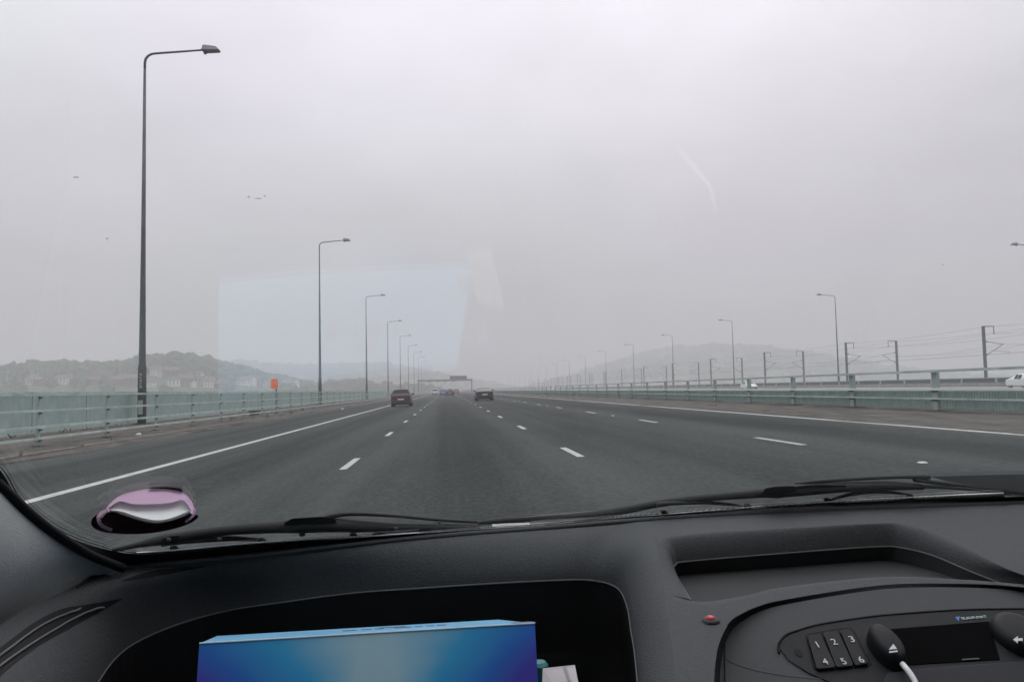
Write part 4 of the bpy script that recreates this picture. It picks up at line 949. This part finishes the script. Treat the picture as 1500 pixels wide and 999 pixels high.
# --- the blue box lying in the tray, its printed lid facing the windscreen
TL, TR = PYc(292, 942, 0.605), PYc(783.5, 912.5, 0.648)
BLc, BRc = PYc(330, 932, 0.725), PYc(740, 905, 0.775)
exb = (TR-TL).normalized(); bk = (((BLc+BRc)-(TL+TR))*0.5); TH = bk.length; bk.normalize()
bk = (bk-bk.dot(exb)*exb).normalized(); dn = exb.cross(bk).normalized()
if dn.z > 0: dn = -dn
HBX = 0.11
box = empty('cardboard_box'); tag(box, 'shiny blue and violet cardboard box lying in the open dashboard tray', 'box')
box.matrix_world = Matrix.Translation((0,0,0.004)) @ VR.to_4x4()
def bm_grad():
    m = bpy.data.materials.new('box_print'); m.use_nodes = True; t = m.node_tree; b = t.nodes['Principled BSDF']
    co = t.nodes.new('ShaderNodeTexCoord'); sp = t.nodes.new('ShaderNodeSeparateXYZ'); t.links.new(co.outputs['UV'], sp.inputs[0])
    def mth(op, a, bb=0.0):
        k = t.nodes.new('ShaderNodeMath'); k.operation = op
        for i, x in enumerate((a, bb)):
            if isinstance(x, (int, float)): k.inputs[i].default_value = x
            else: t.links.new(x, k.inputs[i])
        return k.outputs[0]
    # printed burst of pale light from the middle fading to violet at the sides
    x = mth('ABSOLUTE', mth('SUBTRACT', sp.outputs[0], 0.5)); y = sp.outputs[1]
    edge = mth('ADD', mth('MULTIPLY', x, 1.5), mth('MULTIPLY', mth('MULTIPLY', x, y), 2.2))
    nz = t.nodes.new('ShaderNodeTexNoise'); nz.inputs['Scale'].default_value = 3.0; t.links.new(co.outputs['UV'], nz.inputs['Vector'])
    edge = mth('ADD', edge, mth('MULTIPLY', mth('SUBTRACT', nz.outputs[0], 0.5), 0.25))
    rp = t.nodes.new('ShaderNodeValToRGB'); t.links.new(edge, rp.inputs[0]); e = rp.color_ramp.elements
    e[0].position = 0.10; e[0].color = (0.55, 0.86, 0.99, 1)
    e[1].position = 0.42; e[1].color = (0.08, 0.52, 0.95, 1)
    k = e.new(0.78); k.color = (0.06, 0.22, 0.78, 1)
    k = e.new(1.10); k.color = (0.11, 0.10, 0.60, 1)
    t.links.new(rp.outputs[0], b.inputs['Base Color']); b.inputs['Roughness'].default_value = 0.28; b.inputs['Coat Weight'].default_value = 0.4
    return m
def quad_uv(name, ps, m, th, nrm):
    me = bpy.data.meshes.new(name); lo = [p-nrm*th for p in ps]
    me.from_pydata([tuple(p) for p in ps+lo], [], [(0,1,2,3),(7,6,5,4),(0,4,5,1),(1,5,6,2),(2,6,7,3),(3,7,4,0)])
    uv = me.uv_layers.new(name='UVMap'); q = [(0,0),(1,0),(1,1),(0,1)]
    for pl in me.polygons:
        for li in pl.loop_indices: uv.data[li].uv = q[me.loops[li].vertex_index % 4]
    me.update(); return link(name, me, m, box)
PRINT = bm_grad()
fr = -bk
quad_uv('printed_front', [TL, TR, TR+dn*HBX, TL+dn*HBX], PRINT, 0.001, fr)
M_BXT = mat('box_top_blue', (0.13, 0.37, 0.58), 0.5, coat=0.1, var=0.12, vscale=14)
up = -dn
a0, a1 = TL+bk*0.0012, TR+bk*0.0012; ins = exb*0.0
quad_uv('printed_lid', [a0, a1, a1+bk*(TH-0.0024), a0+bk*(TH-0.0024)], M_BXT, 0.001, up)
LIDM = Matrix((exb, bk, up)).transposed().to_4x4(); M_INK = mat('lid_ink', (0.10, 0.14, 0.20), 0.5)
def lid_mark(x, y, w, h, r):
    pts = rrect(w/2, h/2, r); c_ = TL+exb*x+bk*y
    MB().hexa([c_+exb*p[0]+bk*p[1]+up*0.0001 for p in pts], [c_+exb*p[0]+bk*p[1]+up*0.0004 for p in pts]).build('lid_print', M_INK, box)
for x_, w_, h_ in ((0.112,0.012,0.013),(0.126,0.009,0.009),(0.137,0.008,0.009),(0.157,0.015,0.013),(0.171,0.007,0.009),(0.181,0.007,0.009),(0.191,0.008,0.009)): lid_mark(x_, 0.072, w_, h_, 0.003)
lid_mark(0.150, 0.092, 0.024, 0.010, 0.0045)
lid_mark(0.252, 0.022, 0.018, 0.020, 0.003)
quad_uv('back_panel', [TR+bk*TH, TL+bk*TH, TL+bk*TH+dn*HBX, TR+bk*TH+dn*HBX], M_BXT, 0.001, bk)
M_BXS = mat('box_side_violet', (0.05, 0.04, 0.25), 0.4)
quad_uv('side_panel', [TR+bk*0.0012, TR+bk*(TH-0.0012), TR+bk*(TH-0.0012)+dn*HBX, TR+bk*0.0012+dn*HBX], M_BXS, 0.001, exb)
quad_uv('side_panel', [TL+bk*(TH-0.0012), TL+bk*0.0012, TL+bk*0.0012+dn*HBX, TL+bk*(TH-0.0012)+dn*HBX], M_BXS, 0.001, -exb)
quad_uv('bottom_panel', [TL+dn*HBX+bk*0.0012, TR+dn*HBX+bk*0.0012, TR+dn*HBX+bk*(TH-0.0012), TL+dn*HBX+bk*(TH-0.0012)], M_BXS, 0.001, dn)
MB().tube([TL, TR], 0.0007, 6).build('folded_edge', mat('box_edge_pale', (0.50, 0.66, 0.78), 0.35), box)
# paper slip and teal cap beside the box
slip = [PYc(795,979,0.70), PYc(842,974,0.715), PYc(847,999,0.69), PYc(852,1060,0.64), PYc(792,1064,0.64)]
sn = Vector((0,-0.5,0.86))
ps = empty('paper_slip'); ps.matrix_world = Matrix.Translation((0,0,0.004)) @ VR.to_4x4(); tag(ps, 'white paper slip with grey print lying beside the blue box', 'paper')
MB().hexa(slip, [p+sn*0.0006 for p in slip]).build('sheet', mat('slip_white', (0.46, 0.43, 0.44), 0.8), ps)
q = [PYc(825,977,0.708), PYc(829,976.6,0.708), PYc(836,998,0.688), PYc(832,999,0.688)]
MB().hexa([p+sn*0.0009 for p in q], [p+sn*0.0012 for p in q]).build('print_line', mat('print_grey', (0.30, 0.28, 0.29), 0.8), ps)
cp = PYc(790, 978, 0.75)
bt = empty('bottle'); bt.matrix_world = Matrix.Translation((0,0,0.004)) @ VR.to_4x4(); tag(bt, 'small clear bottle with a teal cap behind the blue box', 'bottle')
MB().tube([cp+Vector((0,0,-0.01)), cp+Vector((0,0,0.003)), cp+Vector((0,0,0.006))], [0.0085,0.0085,0.006], 16).build('cap', mat('teal_cap', (0.03, 0.20, 0.21), 0.4), bt)
MB().tube([cp+Vector((0,0,-0.011)), cp+Vector((0,0,-0.02)), cp+Vector((0,0,-0.04)), cp+Vector((0,0,-0.19))], [0.007,0.007,0.017,0.017], 16).build('body', mat('bottle_pale', (0.35, 0.36, 0.36), 0.2), bt)

# ------------------------------------------------------------------ small things: squashed insects, weeds, litter
M_BUG = mat('insect_smear', (0.30, 0.29, 0.28), 0.8); translucent(M_BUG, (0.75, 0.74, 0.74), 0.95)
for u, v, w_, h_ in ((111,260.5,5,1.0),(364,289,2,1.6),(378,291.5,6,0.7),(388,288,2,1.2),(157,350,2.5,1.2),(1381,388,1.4,1.4)):
    pts = [(u+w_*math.cos(a)*random.uniform(0.5,1), v+h_*math.sin(a)*random.uniform(0.5,1)) for a in [2*math.pi*i/9 for i in range(9)]]
    P_ = [GL(a, b, 0.0055) for a, b in pts]
    MB().hexa(P_, [p+Vector((0, ST, CT))*0.0006 for p in P_]).build('insect_smear', M_BUG, ws)
wd = MB()
def tuft(x, y, z, n, h):
    for i in range(n):
        a = random.uniform(0, 6.28); l = h*random.uniform(0.5, 1.1); w = 0.012*random.uniform(0.7, 1.5); r0 = 0.06*random.random()
        bx, by = x+r0*math.cos(a)*2, y+r0*math.sin(a)*2; dx, dy = math.cos(a)*l*0.5, math.sin(a)*l*0.5
        wd.add([(bx-w*math.sin(a), by+w*math.cos(a), z), (bx+w*math.sin(a), by-w*math.cos(a), z), (bx+dx*0.5, by+dy*0.5, z+l*0.7), (bx+dx, by+dy, z+l*0.8)], [(0,1,2),(0,2,3)])
for k in range(90):
    y = random.uniform(14, 110); tuft(random.choice((-11.35, -9.9, -12.6, -14.5))+random.uniform(-0.25, 0.25), y, VL-0.03, random.randint(5, 14), random.uniform(0.06, 0.20))
for k in range(5): tuft(-12.0+random.uniform(-0.3, 0.3), 51.0+random.uniform(-1.2, 1.2), VL-0.03, 60, 0.36)
for k in range(50): y = random.uniform(12, 90); x = random.uniform(10.2, 13.3); tuft(x, y, rz_(x)+0.005, random.randint(4, 10), random.uniform(0.05, 0.12))
wo_ = wd.build('weeds', mat('weed_leaf', (0.045, 0.07, 0.028), 0.8, col2=(0.11, 0.11, 0.06), vscale=1.5), fix=False); tag(wo_, 'straggling weeds growing in the brown verges', 'weeds', kind='stuff')
def litter(x, y, z, sx, sy, label):
    pts = [(sx*math.cos(a)*random.uniform(0.6, 1), sy*math.sin(a)*random.uniform(0.6, 1)) for a in [2*math.pi*i/8 for i in range(8)]]
    o = MB().hexa([(p[0], p[1], 0) for p in pts], [(p[0]*0.7+0.01, p[1]*0.7, 0.05+random.uniform(-0.03, 0.02)) for p in pts]).build('litter', M_PALE); o.location = (x, y, z); tag(o, label, 'litter')
litter(-10.35, 27.5, VL-0.012, 0.13, 0.09, 'crumpled white litter lying on the brown verge before the steel barrier')
litter(-8.6, 66, rz_(-8.6)+0.004, 0.16, 0.12, 'white scrap lying at the edge of the hard shoulder')
